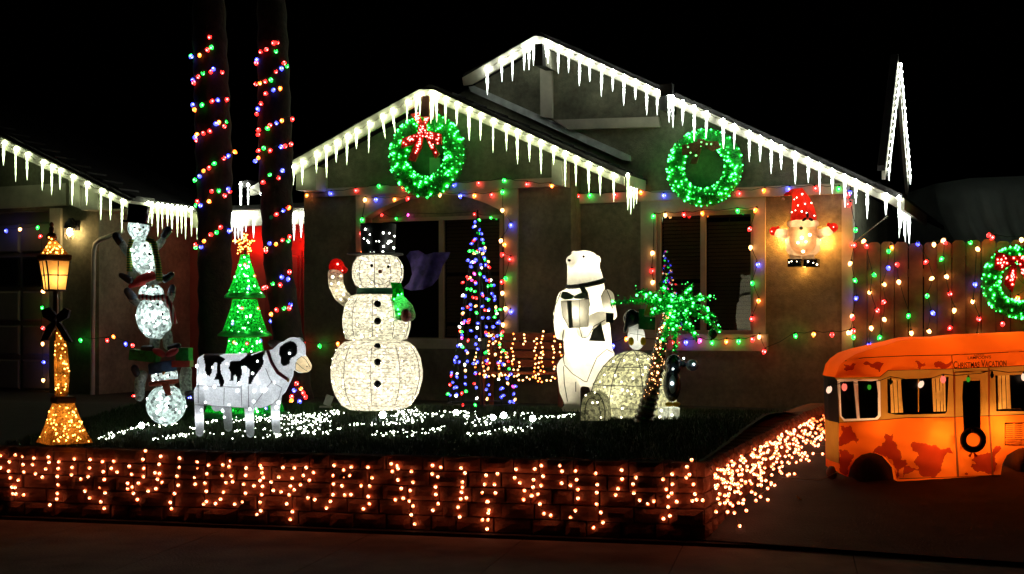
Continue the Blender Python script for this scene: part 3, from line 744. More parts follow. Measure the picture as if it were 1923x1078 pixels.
# ------------------------------------------------------------------ WREATHS
green_t = mat('green_tinsel', (.02, .42, .05), .3, .5, 30, spec=.8)
gdot = glow('green_minilight', (.045, 1, .13), 15)
gdot2 = glow('green_minilight_dim', (.05, 1, .12), 4)
rdot = glow('red_minilight', (1, .12, .1), 13)
def dots(pts, r, m, root, name='minilight', n=6, mm=4):
    b = MB()
    for p in pts: rr = r*random.uniform(.65, 1.25); b.ell(p, (rr, rr, rr), n=n, m=mm)
    return b.build(name, m, root, kind='stuff', fixn=False)
def wreath(px, py, ro, ri, d, label, bow=None, off=.14, ntin=5200):
    c = H(px, py, d-off); k = (c-EYE).dot(N)/d  # noqa
    s = (H(px+1, py, d-off)-c).length; Ro, Ri = ro*s, ri*s*.92; Rm, rt = (Ro+Ri)/2, (Ro-Ri)/2
    sx = 1.0
    t = thing('wreath', label, 'wreath', c-Z*Ro, -TH)
    def P(an, ph, r): return c + U*(math.cos(an)*(Rm+r*math.cos(ph))) + Z*(math.sin(an)*(Rm+r*math.cos(ph))) - N*(r*math.sin(ph)*.8)
    b = MB(); n, m = 40, 10
    b.add([P(2*math.pi*i/n, 2*math.pi*j/m, rt*.86) for i in range(n) for j in range(m)], [(i*m+j, ((i+1) % n)*m+j, ((i+1) % n)*m+(j+1) % m, i*m+(j+1) % m) for i in range(n) for j in range(m)], True)
    b.build('ring', mat('wreath_core', (.02, .6, .06), .7, .3, 20), t)
    b = MB()
    for q in range(ntin):
        an, ph = random.uniform(0, 6.283), random.uniform(0, 6.283); r = rt*random.uniform(.8, .9)
        p = P(an, ph, r); e = P(an+random.gauss(0, .035), ph+random.gauss(0, .4), rt*random.uniform(.95, 1.06)); w_ = Vector((random.gauss(0, 1), random.gauss(0, 1), random.gauss(0, 1))).normalized()*.0035
        b.add([p-w_, p+w_, e+w_, e-w_], [(0, 1, 2, 3)])
    b.build('tinsel', green_t, t, kind='stuff', fixn=False)
    pts = []
    for q in range(26):                      # little clusters strung round the ring, as on a wired frame
        an = 2*math.pi*q/26+random.uniform(-.1, .1); ph0 = random.uniform(.2, 2.9)
        for z in range(random.randint(2, 6)): pts.append(P(an+random.gauss(0, .05), ph0+random.gauss(0, .3), rt*.98))
    for q in range(22): an = 2*math.pi*q/22; pts.append(P(an, 2.75+random.gauss(0, .12), rt*.97))
    for q in range(24): an = 2*math.pi*q/24; pts.append(P(an+random.gauss(0, .05), .45+random.gauss(0, .15), rt*.98))
    dots(pts, .0098, gdot, t)
    dots([P(random.uniform(0, 6.28), random.uniform(0, 3.14), rt*.95) for q in range(110)], .0065, gdot2, t, 'minilight')
    return t, c, s, P
def bow(t, c0, s, loops, m, md, per=15):
    """loops: list of picture-space quads/strips (dx,dy) around c0 scaled by s"""
    for nm, pl_ in loops:
        b = MB(); f = [c0+U*(x*s)-Z*(y*s)-N*random.uniform(.0, .01) for x, y in pl_]; b.prism([p-N*.035 for p in f], [p+N*.0 for p in f]); b.build(nm, m, t)
        pts = []
        n = len(pl_)
        for q in range(per):
            w_ = [random.random()**2 for _ in range(n)]; S_ = sum(w_); x = sum(a_[0]*b_ for a_, b_ in zip(pl_, w_))/S_; y = sum(a_[1]*b_ for a_, b_ in zip(pl_, w_))/S_
            pts.append(c0+U*(x*s)-Z*(y*s)-N*.042)
        dots(pts, .0095, md, t)
redbow = mat('red_tinsel', (.85, .04, .03), .35, .5, 60, .5, 80)
t, c, s, P = wreath(802, 292, 71, 36, DA, 'green wreath with a bright red bow on the front gable')
bl = [('bow_loop', [(0, -42), (-22, -68), (-8, -70), (4, -46)]), ('bow_loop', [(0, -38), (-38, -28), (-40, -12), (-20, -16), (2, -34)]), ('bow_loop', [(4, -44), (20, -68), (14, -72), (0, -50)]), ('bow_loop', [(4, -40), (34, -32), (36, -14), (22, -16), (4, -34)]),
      ('bow_tail', [(-4, -40), (-26, 8), (-14, 12), (-2, -10), (4, -38)]), ('bow_tail', [(0, -40), (24, 8), (32, 2), (14, -24), (6, -40)]), ('bow_knot', [(-8, -48), (8, -48), (8, -34), (-8, -34)])]
bow(t, c-N*.1, s, bl, redbow, rdot)
t, c, s, P = wreath(1323, 315, 72, 40, DB, 'green wreath with a dark unlit bow above the right window', off=.16)
bow(t, c-N*.11, s, [('bow_loop', [(-4, -46), (-36, -40), (-36, -22), (-18, -22), (2, -38)]), ('bow_loop', [(0, -46), (30, -44), (36, -32), (20, -26), (0, -38)]), ('bow_tail', [(-2, -40), (-22, -6), (-10, -4), (2, -36)]), ('bow_knot', [(-7, -50), (6, -50), (6, -36), (-7, -36)])],
    mat('dull_bow', (.16, .09, .02), .6, .5, 60, .5, 80), glow('dim_dot', (.2, 1, .2), 3), 2)
t, c, s, P = wreath(1916, 530, 75, 40, DF, 'green wreath with red sequinned bow on the fence', off=.13)
bow(t, c-N*.1, s, [('bow_loop', [(-10, -50), (-46, -64), (-48, -26), (-34, -22), (-8, -40)]), ('bow_loop', [(-14, -52), (6, -52), (30, -60), (30, -40), (0, -36)]), ('bow_tail', [(-14, -42), (-30, 4), (-14, 22), (-6, -10), (-6, -36)]), ('bow_tail', [(-6, -42), (14, 10), (24, 4), (6, -40)])], redbow, rdot, 12)

# ------------------------------------------------------------------ light shells
def shell_mesh(pieces, voxel=.012, smooth=4, fac=.6):
    b = MB()
    for p in pieces:
        if p[0] == 'e': b.ell(p[1], p[2], p[3] if len(p) > 3 else None, n=20, m=14)
        elif p[0] == 't':
            b.tube(p[1], p[2], 14)
            for q, r in ((p[1][0], p[2][0]), (p[1][-1], p[2][-1])): b.ell(q, (r*.99, r*.99, r*.99), n=14, m=10)
    o = b.build('tmp', black); md = o.modifiers.new('r', 'REMESH'); md.mode = 'VOXEL'; md.voxel_size = voxel; md.use_smooth_shade = True
    ms = o.modifiers.new('s', 'SMOOTH'); ms.iterations = smooth; ms.factor = fac
    dg = bpy.context.evaluated_depsgraph_get(); me = bpy.data.meshes.new_from_object(o.evaluated_get(dg)); bpy.data.objects.remove(o)
    b2 = MB(); b2.add([v.co.copy() for v in me.vertices], [tuple(p.vertices) for p in me.polygons], True)
    bpy.data.meshes.remove(me); return b2
def tree_of(b): return BVHTree.FromPolygons([tuple(v) for v in b.v], b.f)
def hit(bvh, px, py, off=.004):
    r = ray(px, py).normalized(); h = bvh.ray_cast(EYE, r)
    return h[0]-r*off if h[0] else None
def seam(bvh, pts, r, m, root, name='seam', step=4, off=.003):
    out = []
    for (x0, y0), (x1, y1) in zip(pts[:-1], pts[1:]):
        n = max(1, int(math.hypot(x1-x0, y1-y0)/step))
        for i in range(n):
            h = hit(bvh, x0+(x1-x0)*i/n, y0+(y1-y0)*i/n, off)
            if h: out.append(h)
    h = hit(bvh, *pts[-1], off)
    if h: out.append(h)
    if len(out) > 1: return MB().tube(out, r, 5).build(name, m, root)
def inpoly(x, y, P_):
    c = False; n = len(P_)
    for i in range(n):
        x1, y1 = P_[i]; x2, y2 = P_[(i+1) % n]
        if (y1 > y) != (y2 > y) and x < (x2-x1)*(y-y1)/(y2-y1)+x1: c = not c
    return c
def proj(p): d = p-EYE; return CX+F*d.x/d.y, HY-F*d.z/d.y
wireb = mat('frame_wire', (.03, .03, .025), .5, 0)

# ------------------------------------------------------------------ BIG SNOWMAN
cotton = sparkle('cotton_net', (.98, .94, .8), .8, .3, 1.0, 42, (1, 1, 1.6), 1)
Ys = 12.35; k = Ys/F; c0 = Q(706, 768, Ys)
sm = thing('snowman', 'tall wire-frame snowman glowing warm white in a black top hat', 'snowman', Vector((c0.x, c0.y, lawn_z(c0.x, c0.y))), 0)
def zpx(y): return (HY-y)*k+CZ
cx0 = Q(706, 600, Ys).x
def ax(x=706): return Vector((Q(x, 600, Ys).x, Ys, 0))
profiles = {'base_ball': (707, [(52, 768), (66, 760), (79, 740), (86, 715), (87, 697), (83, 672), (73, 652), (60, 642), (50, 640)]),
            'middle_ball': (707, [(46, 640), (58, 636), (64, 615), (65, 598), (60, 572), (48, 556), (36, 552)]),
            'head': (709, [(30, 542), (42, 536), (48, 522), (49, 508), (46, 494), (38, 483), (28, 480)])}
bulbs_w = glow('warm_white_minilight', (1, .9, .62), 9)
for nm, (x, pr) in profiles.items():
    b = MB(); b.lathe(ax(x), [(r*k, zpx(y)) for r, y in pr], 28); bv = tree_of(b)
    ball = b.build(nm, cotton, sm)
    wv = MB(); y0, y1 = pr[-1][1], pr[0][1]
    def rad(y):
        for (r0, q0), (r1, q1) in zip(pr[:-1], pr[1:]):
            if q1 <= y <= q0: return r0+(r1-r0)*(q0-y)/(q0-q1)
        return pr[0][0]
    for j in range(10):                                   # ribs
        an = math.pi*2*j/10+.3; wv.tube([ax(x)+Vector((math.cos(an)*(rad(y)+.6)*k, math.sin(an)*(rad(y)+.6)*k, zpx(y))) for y in [y0+(y1-y0)*q/10 for q in range(11)]], .0034, 4)
    y = y0+3
    while y < y1:
        rr = rad(y)+.6; ph = random.uniform(0, 6); wv.tube([ax(x)+Vector((math.cos(q*.2618)*rr*k, math.sin(q*.2618)*rr*k, zpx(y)+.004*math.sin(q*1.3+ph))) for q in range(25)], .0016, 3, False); y += 10.5
    wv.build('frame_wire', wireb, ball)
    pts = []
    for q in range({'base_ball': 75, 'middle_ball': 42, 'head': 26}[nm]):
        h = hit(bv, x+random.uniform(-86, 86), random.uniform(y0+2, y1-2))
        if h: pts.append(h)
    dots(pts, .0075, bulbs_w, ball)
    ym = (y0+y1)/2
    for an in range(3):
        e = Vector((math.cos(an*2.1+.6), math.sin(an*2.1+.6), 0))*rad(ym)*k*.35
        lamp('inner_light', ax(x)+e+Z*zpx(ym+random.uniform(-10, 10)), (1, .92, .74), {'base_ball': 5.4, 'middle_ball': 2.9, 'head': 1.6}[nm], .03, sm)
    if nm == 'head': bvh_head = bv
    if nm == 'middle_ball': bvh_mid = bv
    if nm == 'base_ball': bvh_base = bv
def disc_at(bv, x, y, r, m, name, root, fl=.35):
    h = hit(bv, x, y, .0)
    b = MB(); b.ell(h, (r*k, r*k*fl+.004, r*k), n=12, m=8); return b.build(name, m, root)
for x, y in ((709, 571), (709, 603)): 
    d = disc_at(bvh_mid, x, y, 6.8, blackgloss, 'button', sm); 
for x, y in ((709, 651), (709, 680), (709, 721)): disc_at(bvh_base, x, y, 6.8, blackgloss, 'button', sm)
disc_at(bvh_head, 698, 499, 3, blackgloss, 'eye', sm, .6); disc_at(bvh_head, 729, 501, 3, blackgloss, 'eye', sm, .6)
disc_at(bvh_head, 714, 510, 4, mat('nose_brown', (.18, .05, .02), .6, .2, 30), 'nose', sm, 1.2)
seam(bvh_head, [(691, 519), (696, 525), (704, 531), (714, 534), (724, 532), (732, 526), (737, 519)], .003, wireb, sm, 'mouth')
b = MB(); b.lathe(ax(708), [(34*k, zpx(558)), (38*k, zpx(556)), (38*k, zpx(543)), (33*k, zpx(541))], 28); b.build('scarf', mat('dark_green_velvet', (.01, .09, .05), .8, .4, 15, .4, 60), sm)
glit = sparkle('green_glitter', (.05, .9, .12), .8, .3, 1, 40)
b = MB(); f = [Q(x, y, Ys-38*k-.03) for x, y in ((733, 530), (752, 531), (757, 545), (760, 585), (752, 602), (736, 598), (733, 570), (738, 548))]; b.prism(f, [p+Vector((0, .05, 0)) for p in f]); tl = b.build('scarf_tail', glit, sm)
dots([Q(random.uniform(738, 756), random.uniform(548, 597), Ys-38*k-.035) for q in range(14)], .010, gdot, tl)
lamp('inner_light', Q(746, 570, Ys-38*k-.005), (.2, 1, .3), .5, .01, sm)
# hat
hatm = mat('hat_black', (.006, .006, .008), .6, .2, 20)
b = MB(); b.lathe(ax(710), [(30*k, zpx(480)), (32*k, zpx(470)), (34*k, zpx(422)), (33.5*k, zpx(421))], 28); hat = b.build('top_hat', hatm, sm)
b = MB(); b.lathe(ax(705), [(52*k, zpx(479)), (53*k, zpx(478)), (52*k, zpx(476)), (30*k, zpx(475))], 32); b.build('brim', hatm, hat)
dots([Q(640+x/5.132, 410+y/5.132, Ys-31*k) for x, y in ((237, 105), (333, 107), (345, 128), (410, 140), (467, 143), (280, 156), (517, 172), (222, 195), (256, 217), (270, 235), (343, 222), (370, 222), (465, 222), (482, 222), (456, 240), (412, 270), (510, 285), (285, 330), (320, 332), (406, 322))], .0095, glow('white_minilight', (.95, 1, .88), 12), hat)
# arms: left raised, right in front holding a mitten
b = shell_mesh([('t', [Q(x, y, Ys-.02) for x, y in ((630, 516), (631, 535), (640, 555), (656, 568))], [r*k for r in (15, 14.5, 13.5, 13)])], .012); bva = tree_of(b)
arm = b.build('arm', cotton, sm); dots([h for h in [hit(bva, x, y) for x, y in ((625, 520), (640, 518), (622, 533), (636, 532), (648, 533), (632, 546), (645, 553), (656, 562), (640, 562))] if h], .011, bulbs_w, arm)
lamp('inner_light', Q(636, 545, Ys-.02), (1, .85, .6), .55, .02, sm)
red_shell = sparkle('red_shell', (.75, .02, .015), .75, .6, 1, 50)
b = shell_mesh([('e', Q(632, 501, Ys-.02), (15*k, 12*k, 16*k)), ('e', Q(646, 508, Ys-.02), (8*k, 8*k, 6*k), Matrix.Rotation(-.5, 3, 'Y'))], .01)
mt = b.build('mitten', red_shell, sm); lamp('inner_light', Q(634, 503, Ys-.02), (1, .3, .2), .35, .02, sm)
dots([Q(634, 496, Ys-.02-13*k), Q(643, 508, Ys-.02-11*k)], .009, rdot, mt)
b = shell_mesh([('e', Q(762, 592, Ys-.28), (10*k, 12*k, 13*k))], .01); b.build('mitten', mat('brown_red', (.25, .05, .03), .35, .3, 20), sm)
b = shell_mesh([('t', [Q(x, y, Ys-.22) for x, y in ((752, 566), (764, 580), (769, 592))], [r*k for r in (12, 13, 12)])], .012); b.build('arm', cotton, sm)
b = MB()
for an in (0, 2.1, 4.2): e = Vector((math.cos(an), math.sin(an), 0))*.33; q = c0+e; b.tube([ax()+e*.8+Z*zpx(766), Vector((q.x, q.y, lawn_z(q.x, q.y)-.03))], .008, 5)
b.build('stake', wireb, sm)
# purple streaming scarf (a second decoration carried on the snowman's back)
ps = sparkle('purple_fabric', (.16, .08, .5), .5, .5, 1, 12, bump=.1)
fl_o = [(757, 541), (768, 531), (774, 515), (771, 498), (763, 480), (770, 472), (786, 470), (800, 478), (815, 474), (846, 473), (842, 484), (831, 500), (824, 522), (812, 536), (794, 544), (772, 546)]
vv = [Vector(p) for p in fl_o]; ee = [(q, (q+1) % len(vv)) for q in range(len(vv))]; vv += [Vector((gx, gy)) for gx in range(755, 850, 5) for gy in range(468, 550, 5)]
cv_, _1, cf_, *_2 = delaunay_2d_cdt(vv, ee, [], 0, .05)
b = MB(); wav = lambda v: .12+.05*math.sin((v.x-755)*.13+(v.y-500)*.05)
keep = [f for f in cf_ if inpoly(sum(cv_[q].x for q in f)/3, sum(cv_[q].y for q in f)/3, fl_o)]
b.add([Q(v.x, v.y, Ys+wav(v)) for v in cv_], keep, True); b.add([Q(v.x, v.y, Ys+wav(v)+.008) for v in cv_], keep, True)
b.build('streaming_scarf', mat('purple_scarf', (.08, .05, .27), .6, .55, 16, .3, 50), sm)
# small silver stand left of the snowman
st = thing('light_transformer', 'small grey weatherproof plug box on a stake left of the big snowman', 'plug box', on_lawn(616, 765), 0)
b = MB(); b.box(Q(617, 752, 12.4), (.07, .05, .1), Matrix.Rotation(.35, 3, 'Y')); b.box(Q(612, 764, 12.4), (.12, .06, .015)); b.build('box', mat('grey_plastic', (.3, .3, .27), .5, .2, 20), st)

# ------------------------------------------------------------------ SNOWMAN STACK
Yk = 11.45; k = Yk/F
acry = sparkle('acrylic', (.85, .95, .92), .78, .12, 1.0, 38, bump=1)
def X(p, dy=0): return Q(p[0], p[1], Yk+dy)
bp = on_lawn(312, 797)
ss = thing('snowman_stack', 'three clear acrylic snowmen balanced in a tower', 'snowman tower', bp, 0)
coolw = glow('cool_white_minilight', (.88, 1, .96), 10)
def zz(l): return zs(l, 2.345, 200, 370)
def ball(px, py, rx, ry, tilt=0, name='body', m=None, dy=0, nd=18, pw=1.2, root=None, root2=None):
    b = MB(); b.ell(X((px, py), dy), (rx*k, rx*k*.9, ry*k), Matrix.Rotation(tilt, 3, 'Y'), 20, 14); bv = tree_of(b)
    o = b.build(name, m or acry, ss)
    pts = [h for h in [hit(bv, px+random.gauss(0, .5)*rx, py+random.gauss(0, .5)*ry) for q in range(nd)] if h]
    if pts: dots(pts, .0095, coolw, o)
    if pw: lamp('inner_light', X((px, py), dy), (.86, 1, .95), pw, .03, ss)
    return bv
def limb(pts, rs, m, name, dy=0):
    b = shell_mesh([('t', [X(p, dy) for p in pts], [r*k for r in rs])], .012, 3); return b.build(name, m, ss)
bodyb = ball(312, 760, 37, 38, 0, nd=30, pw=1.5); headb = ball(309, 706, 25, 26, 0, 'head', nd=8, pw=.7)
darkp = mat('dark_mitten', (.012, .012, .02), .35, .3, 20, spec=.6)
acry_dim = sparkle('acrylic_unlit', (.9, .95, .92), .6, .4, 1, 45)
limb([(262, 745), (263, 715), (268, 705)], [9, 11, 10], acry_dim, 'arm'); limb([(350, 735), (348, 710), (350, 696)], [11, 12, 11], acry_dim, 'arm')
limb([(253, 692), (257, 702)], [8, 7], darkp, 'mitten', -.03); limb([(352, 740), (360, 737)], [7, 5], darkp, 'mitten', -.1)
b = MB(); b.lathe(X((305, 690)), [(25*k, -10*k), (26*k, -8*k), (25*k, 9*k), (22*k, 11*k)], 20, Matrix.Rotation(-.15, 3, 'Y')); b.build('hat', mat('blue_grey_knit', (.05, .1, .2), .9, .3, 20, .4, 60), ss)
b = MB(); b.lathe(X((308, 718)), [(24*k, -5*k), (28*k, -3*k), (28*k, 3*k), (23*k, 5*k)], 20, Matrix.Rotation(-.1, 3, 'Y')); f = [X(p, -.14) for p in ((303, 722), (316, 720), (321, 742), (312, 744))]; b.prism(f, [p+Vector((0, .03, 0)) for p in f]); b.build('scarf', mat('brown_red_fabric', (.3, .05, .02), .8, .3, 20, .3, 60), ss)
nose = mat('carrot', (.7, .3, .04), .5, .2, 20); eyem = blackgloss
def face(ex, ey, nx_, ny_, dy):
    for x in ex: b = MB(); b.ell(X((x, ey), dy), (2.2*k, 2*k, 2.2*k), n=8, m=6); b.build('eye', eyem, ss)
    b = MB(); b.tube([X((nx_, ny_), dy), X((nx_-1, ny_+4), dy-.05)], [3*k, .8*k], 8); b.build('nose', nose, ss)
face((297, 318), 705, 307, 700, -.125)
for y, q in ((742, 312), (762, 316)): b = MB(); b.ell(hit(bodyb, q, y), (3.2*k, 2*k, 3.2*k), n=8, m=6); b.build('button', eyem, ss)
# gifts carried overhead
gs = sparkle('green_gift', (.02, .3, .05), .3, .4, 1, 30)
b = MB(); b.box(X((272, 668), -.02), (50*k, .16, 20*k), Matrix.Rotation(.1, 3, 'Y')); b.build('gift', gs, ss)
b = MB(); b.box(X((346, 665), -.0), (24*k, .16, 24*k)); b.build('gift', gs, ss)
b = MB(); b.box(X((343, 683), .0), (34*k, .14, 12*k)); b.build('gift', mat('red_gift', (.25, .03, .02), .4, .3, 20), ss)
for s_ in (-1, 1):
    b = MB(); b.ell(X((311+s_*12, 662), -.1), (14*k, 6*k, 7*k), Matrix.Rotation(-s_*.5, 3, 'Y'), 10, 8); b.build('bow_loop', mat('dark_red_bow', (.3, .02, .02), .4, .3, 20), ss)
# middle figure
b2 = ball(289, 598, 32, 41, -.3, nd=34, pw=1.5); ball(284, 550, 23, 17, 0, 'head', nd=8, pw=.7)
limb([(292, 630), (290, 650)], [10, 10], acry_dim, 'leg'); limb([(314, 628), (316, 648)], [10, 10], acry_dim, 'leg')
limb([(270, 655), (284, 654)], [7, 7], darkp, 'boot', -.06); limb([(320, 653), (334, 650)], [7, 7], darkp, 'boot', -.06)
limb([(262, 572), (248, 562)], [8, 8], acry_dim, 'arm'); limb([(250, 560), (240, 547)], [9, 8], mat('slate_mitten', (.08, .1, .14), .4, .3, 20), 'mitten')
limb([(314, 572), (322, 552)], [8, 8], acry_dim, 'arm'); limb([(322, 550), (324, 540)], [8, 7], mat('slate_mitten', (0, 0, 0)), 'mitten')
b = shell_mesh([('t', [X(p, -.03) for p in ((244, 538), (262, 528), (283, 520))], [4*k, 10*k, 12*k])], .01); b.build('hat', mat('santa_red', (.4, .02, .015), .8, .3, 20, .3, 60), ss)
b = MB(); b.tube([X((276, 536), -.1), X((302, 526), -.1)], 5*k, 8); b.build('hat_brim', acry_dim, ss)
def stripes(name, c1, c2, sc_, axis=2):
    if name in MATS: return MATS[name]
    m = mat(name, c1, .8, 0); n = m.node_tree.nodes; l = m.node_tree.links; tc = n.new('ShaderNodeTexCoord'); w_ = n.new('ShaderNodeTexWave'); w_.inputs['Scale'].default_value = sc_; w_.bands_direction = 'XYZ'[axis]
    cr = n.new('ShaderNodeValToRGB'); cr.color_ramp.interpolation = 'CONSTANT'; cr.color_ramp.elements[0].color = (*c1, 1); cr.color_ramp.elements[1].color = (*c2, 1); cr.color_ramp.elements[1].position = .5
    l.new(tc.outputs['Object'], w_.inputs['Vector']); l.new(w_.outputs['Color'], cr.inputs[0]); l.new(cr.outputs[0], n['Principled BSDF'].inputs['Base Color']); return m
rs_ = stripes('red_white_knit', (.45, .03, .03), (.7, .7, .66), 9, 0)
b = MB(); b.tube([X(p, -.15) for p in ((262, 556), (285, 560), (312, 557))], 5*k, 8); b.tube([X(p, -.12) for p in ((312, 557), (322, 580), (328, 608))], 5.5*k, 8); b.build('scarf', rs_, ss)
face((276, 295), 541, 287, 537, -.11)
for x, y in ((296, 572), (304, 590)): b = MB(); b.ell(hit(b2, x, y), (3.2*k, 2*k, 3.2*k), n=8, m=6); b.build('button', eyem, ss)
# top figure
b3 = ball(270, 480, 26, 40, -.28, nd=30, pw=1.2); ball(260, 428, 20, 22, 0, 'head', nd=12, pw=.7)
limb([(243, 477), (233, 465), (228, 455)], [8, 8, 7], acry_dim, 'arm'); limb([(226, 455), (218, 443)], [8, 8], darkp, 'mitten')
limb([(296, 462), (306, 450)], [8, 7], acry_dim, 'arm'); limb([(308, 444), (316, 432)], [7, 8], darkp, 'mitten')
limb([(228, 517), (244, 526)], [6, 8], darkp, 'boot', -.05); limb([(310, 524), (323, 515)], [8, 6], darkp, 'boot', -.05)
limb([(250, 512), (246, 522)], [9, 8], acry_dim, 'leg'); limb([(293, 512), (303, 522)], [9, 8], acry_dim, 'leg')
gsm = stripes('green_yellow_knit', (.02, .22, .04), (.4, .4, .05), 14, 2)
b = MB(); b.tube([X(p, -.1) for p in ((276, 448), (288, 456), (294, 480), (298, 505), (299, 528))], 6*k, 8); b.tube([X(p, -.06) for p in ((248, 450), (244, 470), (243, 510))], 5.5*k, 8); b.build('scarf', gsm, ss)
b = MB(); b.lathe(X((258, 414), -.02), [(27*k, -6*k), (27*k, -3*k), (19*k, -2*k), (20*k, 28*k), (19*k, 29*k)], 20, Matrix.Rotation(.12, 3, 'Y')); b.build('hat', blackgloss, ss)
face((253, 269), 427, 262, 431, -.1)
for x, y in ((273, 461), (281, 477)): b = MB(); b.ell(hit(b3, x, y), (3.2*k, 2*k, 3.2*k), n=8, m=6); b.build('button', eyem, ss)
MB().tube([X(p, -.1) for p in ((254, 440), (259, 445), (266, 444), (271, 438))], .0025, 4).build('mouth', wireb, ss)
# ------------------------------------------------------------------ PALMS with spiral bulbs
bark = mat('palm_bark', (.022, .014, .01), .95, .5, 12, .9, 30)
Yp = 13.6
def zp(l): return zs(l, 2.396, 340, 50)
def zq(l): return zs(l, 2.696, 350, 430)
Lp = zp([(150, 47, 'r'), (150, 93, 'g'), (132, 105, 'r'), (103, 130, 'o'), (67, 137, 'b'), (47, 137, 'g'), (198, 206, 'r'), (160, 195, 'b'), (152, 208, 'r'), (118, 212, 'g'), (87, 228, 'r'), (58, 242, 'b'), (64, 255, 'r'), (217, 328, 'r'), (176, 332, 'b'), (165, 337, 'r'), (119, 353, 'g'), (62, 352, 'b'), (67, 373, 'o'), (219, 434, 'g'), (213, 450, 'r'), (187, 431, 'o'), (167, 442, 'b'), (141, 473, 'r'), (117, 483, 'r'), (97, 489, 'o'), (80, 500, 'b'), (72, 516, 'r'), (246, 566, 'o'), (226, 581, 'b'), (203, 595, 'r'), (178, 622, 'g'), (149, 638, 'r'), (121, 655, 'o'), (98, 677, 'b'), (78, 690, 'g'), (225, 731, 'b'), (229, 745, 'r'), (213, 760, 'r'), (187, 738, 'g'), (155, 745, 'r'), (137, 790, 'o'), (108, 804, 'b'), (80, 788, 'r'), (69, 805, 'g'), (225, 918, 'b'), (200, 905, 'r'), (178, 925, 'g'), (148, 940, 'r'), (124, 970, 'o'), (107, 993, 'b'), (83, 985, 'r'), (75, 997, 'g')])
Rp = zp([(427, 74, 'r'), (445, 73, 'r'), (439, 113, 'g'), (405, 108, 'r'), (376, 116, 'r'), (355, 150, 'b'), (344, 163, 'r'), (479, 170, 'r'), (481, 180, 'g'), (462, 188, 'b'), (438, 204, 'r'), (415, 241, 'g'), (389, 247, 'r'), (363, 255, 'o'), (346, 261, 'r'), (460, 277, 'o'), (432, 290, 'b'), (404, 305, 'r'), (363, 350, 'r'), (347, 372, 'b'), (347, 399, 'r'), (504, 416, 'r'), (468, 422, 'o'), (450, 437, 'b'), (421, 447, 'r'), (395, 462, 'g'), (370, 470, 'r'), (358, 490, 'r'), (503, 530, 'r'), (485, 540, 'r'), (456, 544, 'b'), (422, 558, 'r'), (389, 550, 'g'), (367, 562, 'r'), (360, 596, 'o'), (348, 609, 'b'), (462, 650, 'b'), (447, 685, 'r'), (411, 668, 'g'), (392, 704, 'r'), (496, 815, 'o'), (486, 817, 'r'), (475, 830, 'b'), (452, 850, 'r'), (424, 858, 'k'), (497, 945, 'r'), (487, 967, 'g'), (471, 960, 'r'), (441, 984, 'o'), (403, 979, 'b'), (392, 1007, 'r'), (383, 1003, 'w')])
Rp += zq([(530, 216, 'r'), (526, 255, 'b'), (501, 244, 'b'), (486, 282, 'r'), (446, 280, 'g'), (415, 298, 'r'), (401, 302, 'r'), (540, 385, 'b'), (536, 400, 'r'), (504, 405, 'g'), (465, 412, 'r'), (433, 432, 'o'), (426, 469, 'b'), (578, 785, 'r'), (567, 820, 'b'), (587, 812, 'o'), (602, 830, 'r'), (617, 852, 'r'), (582, 875, 'b'), (555, 870, 'o'), (541, 852, 'r')])
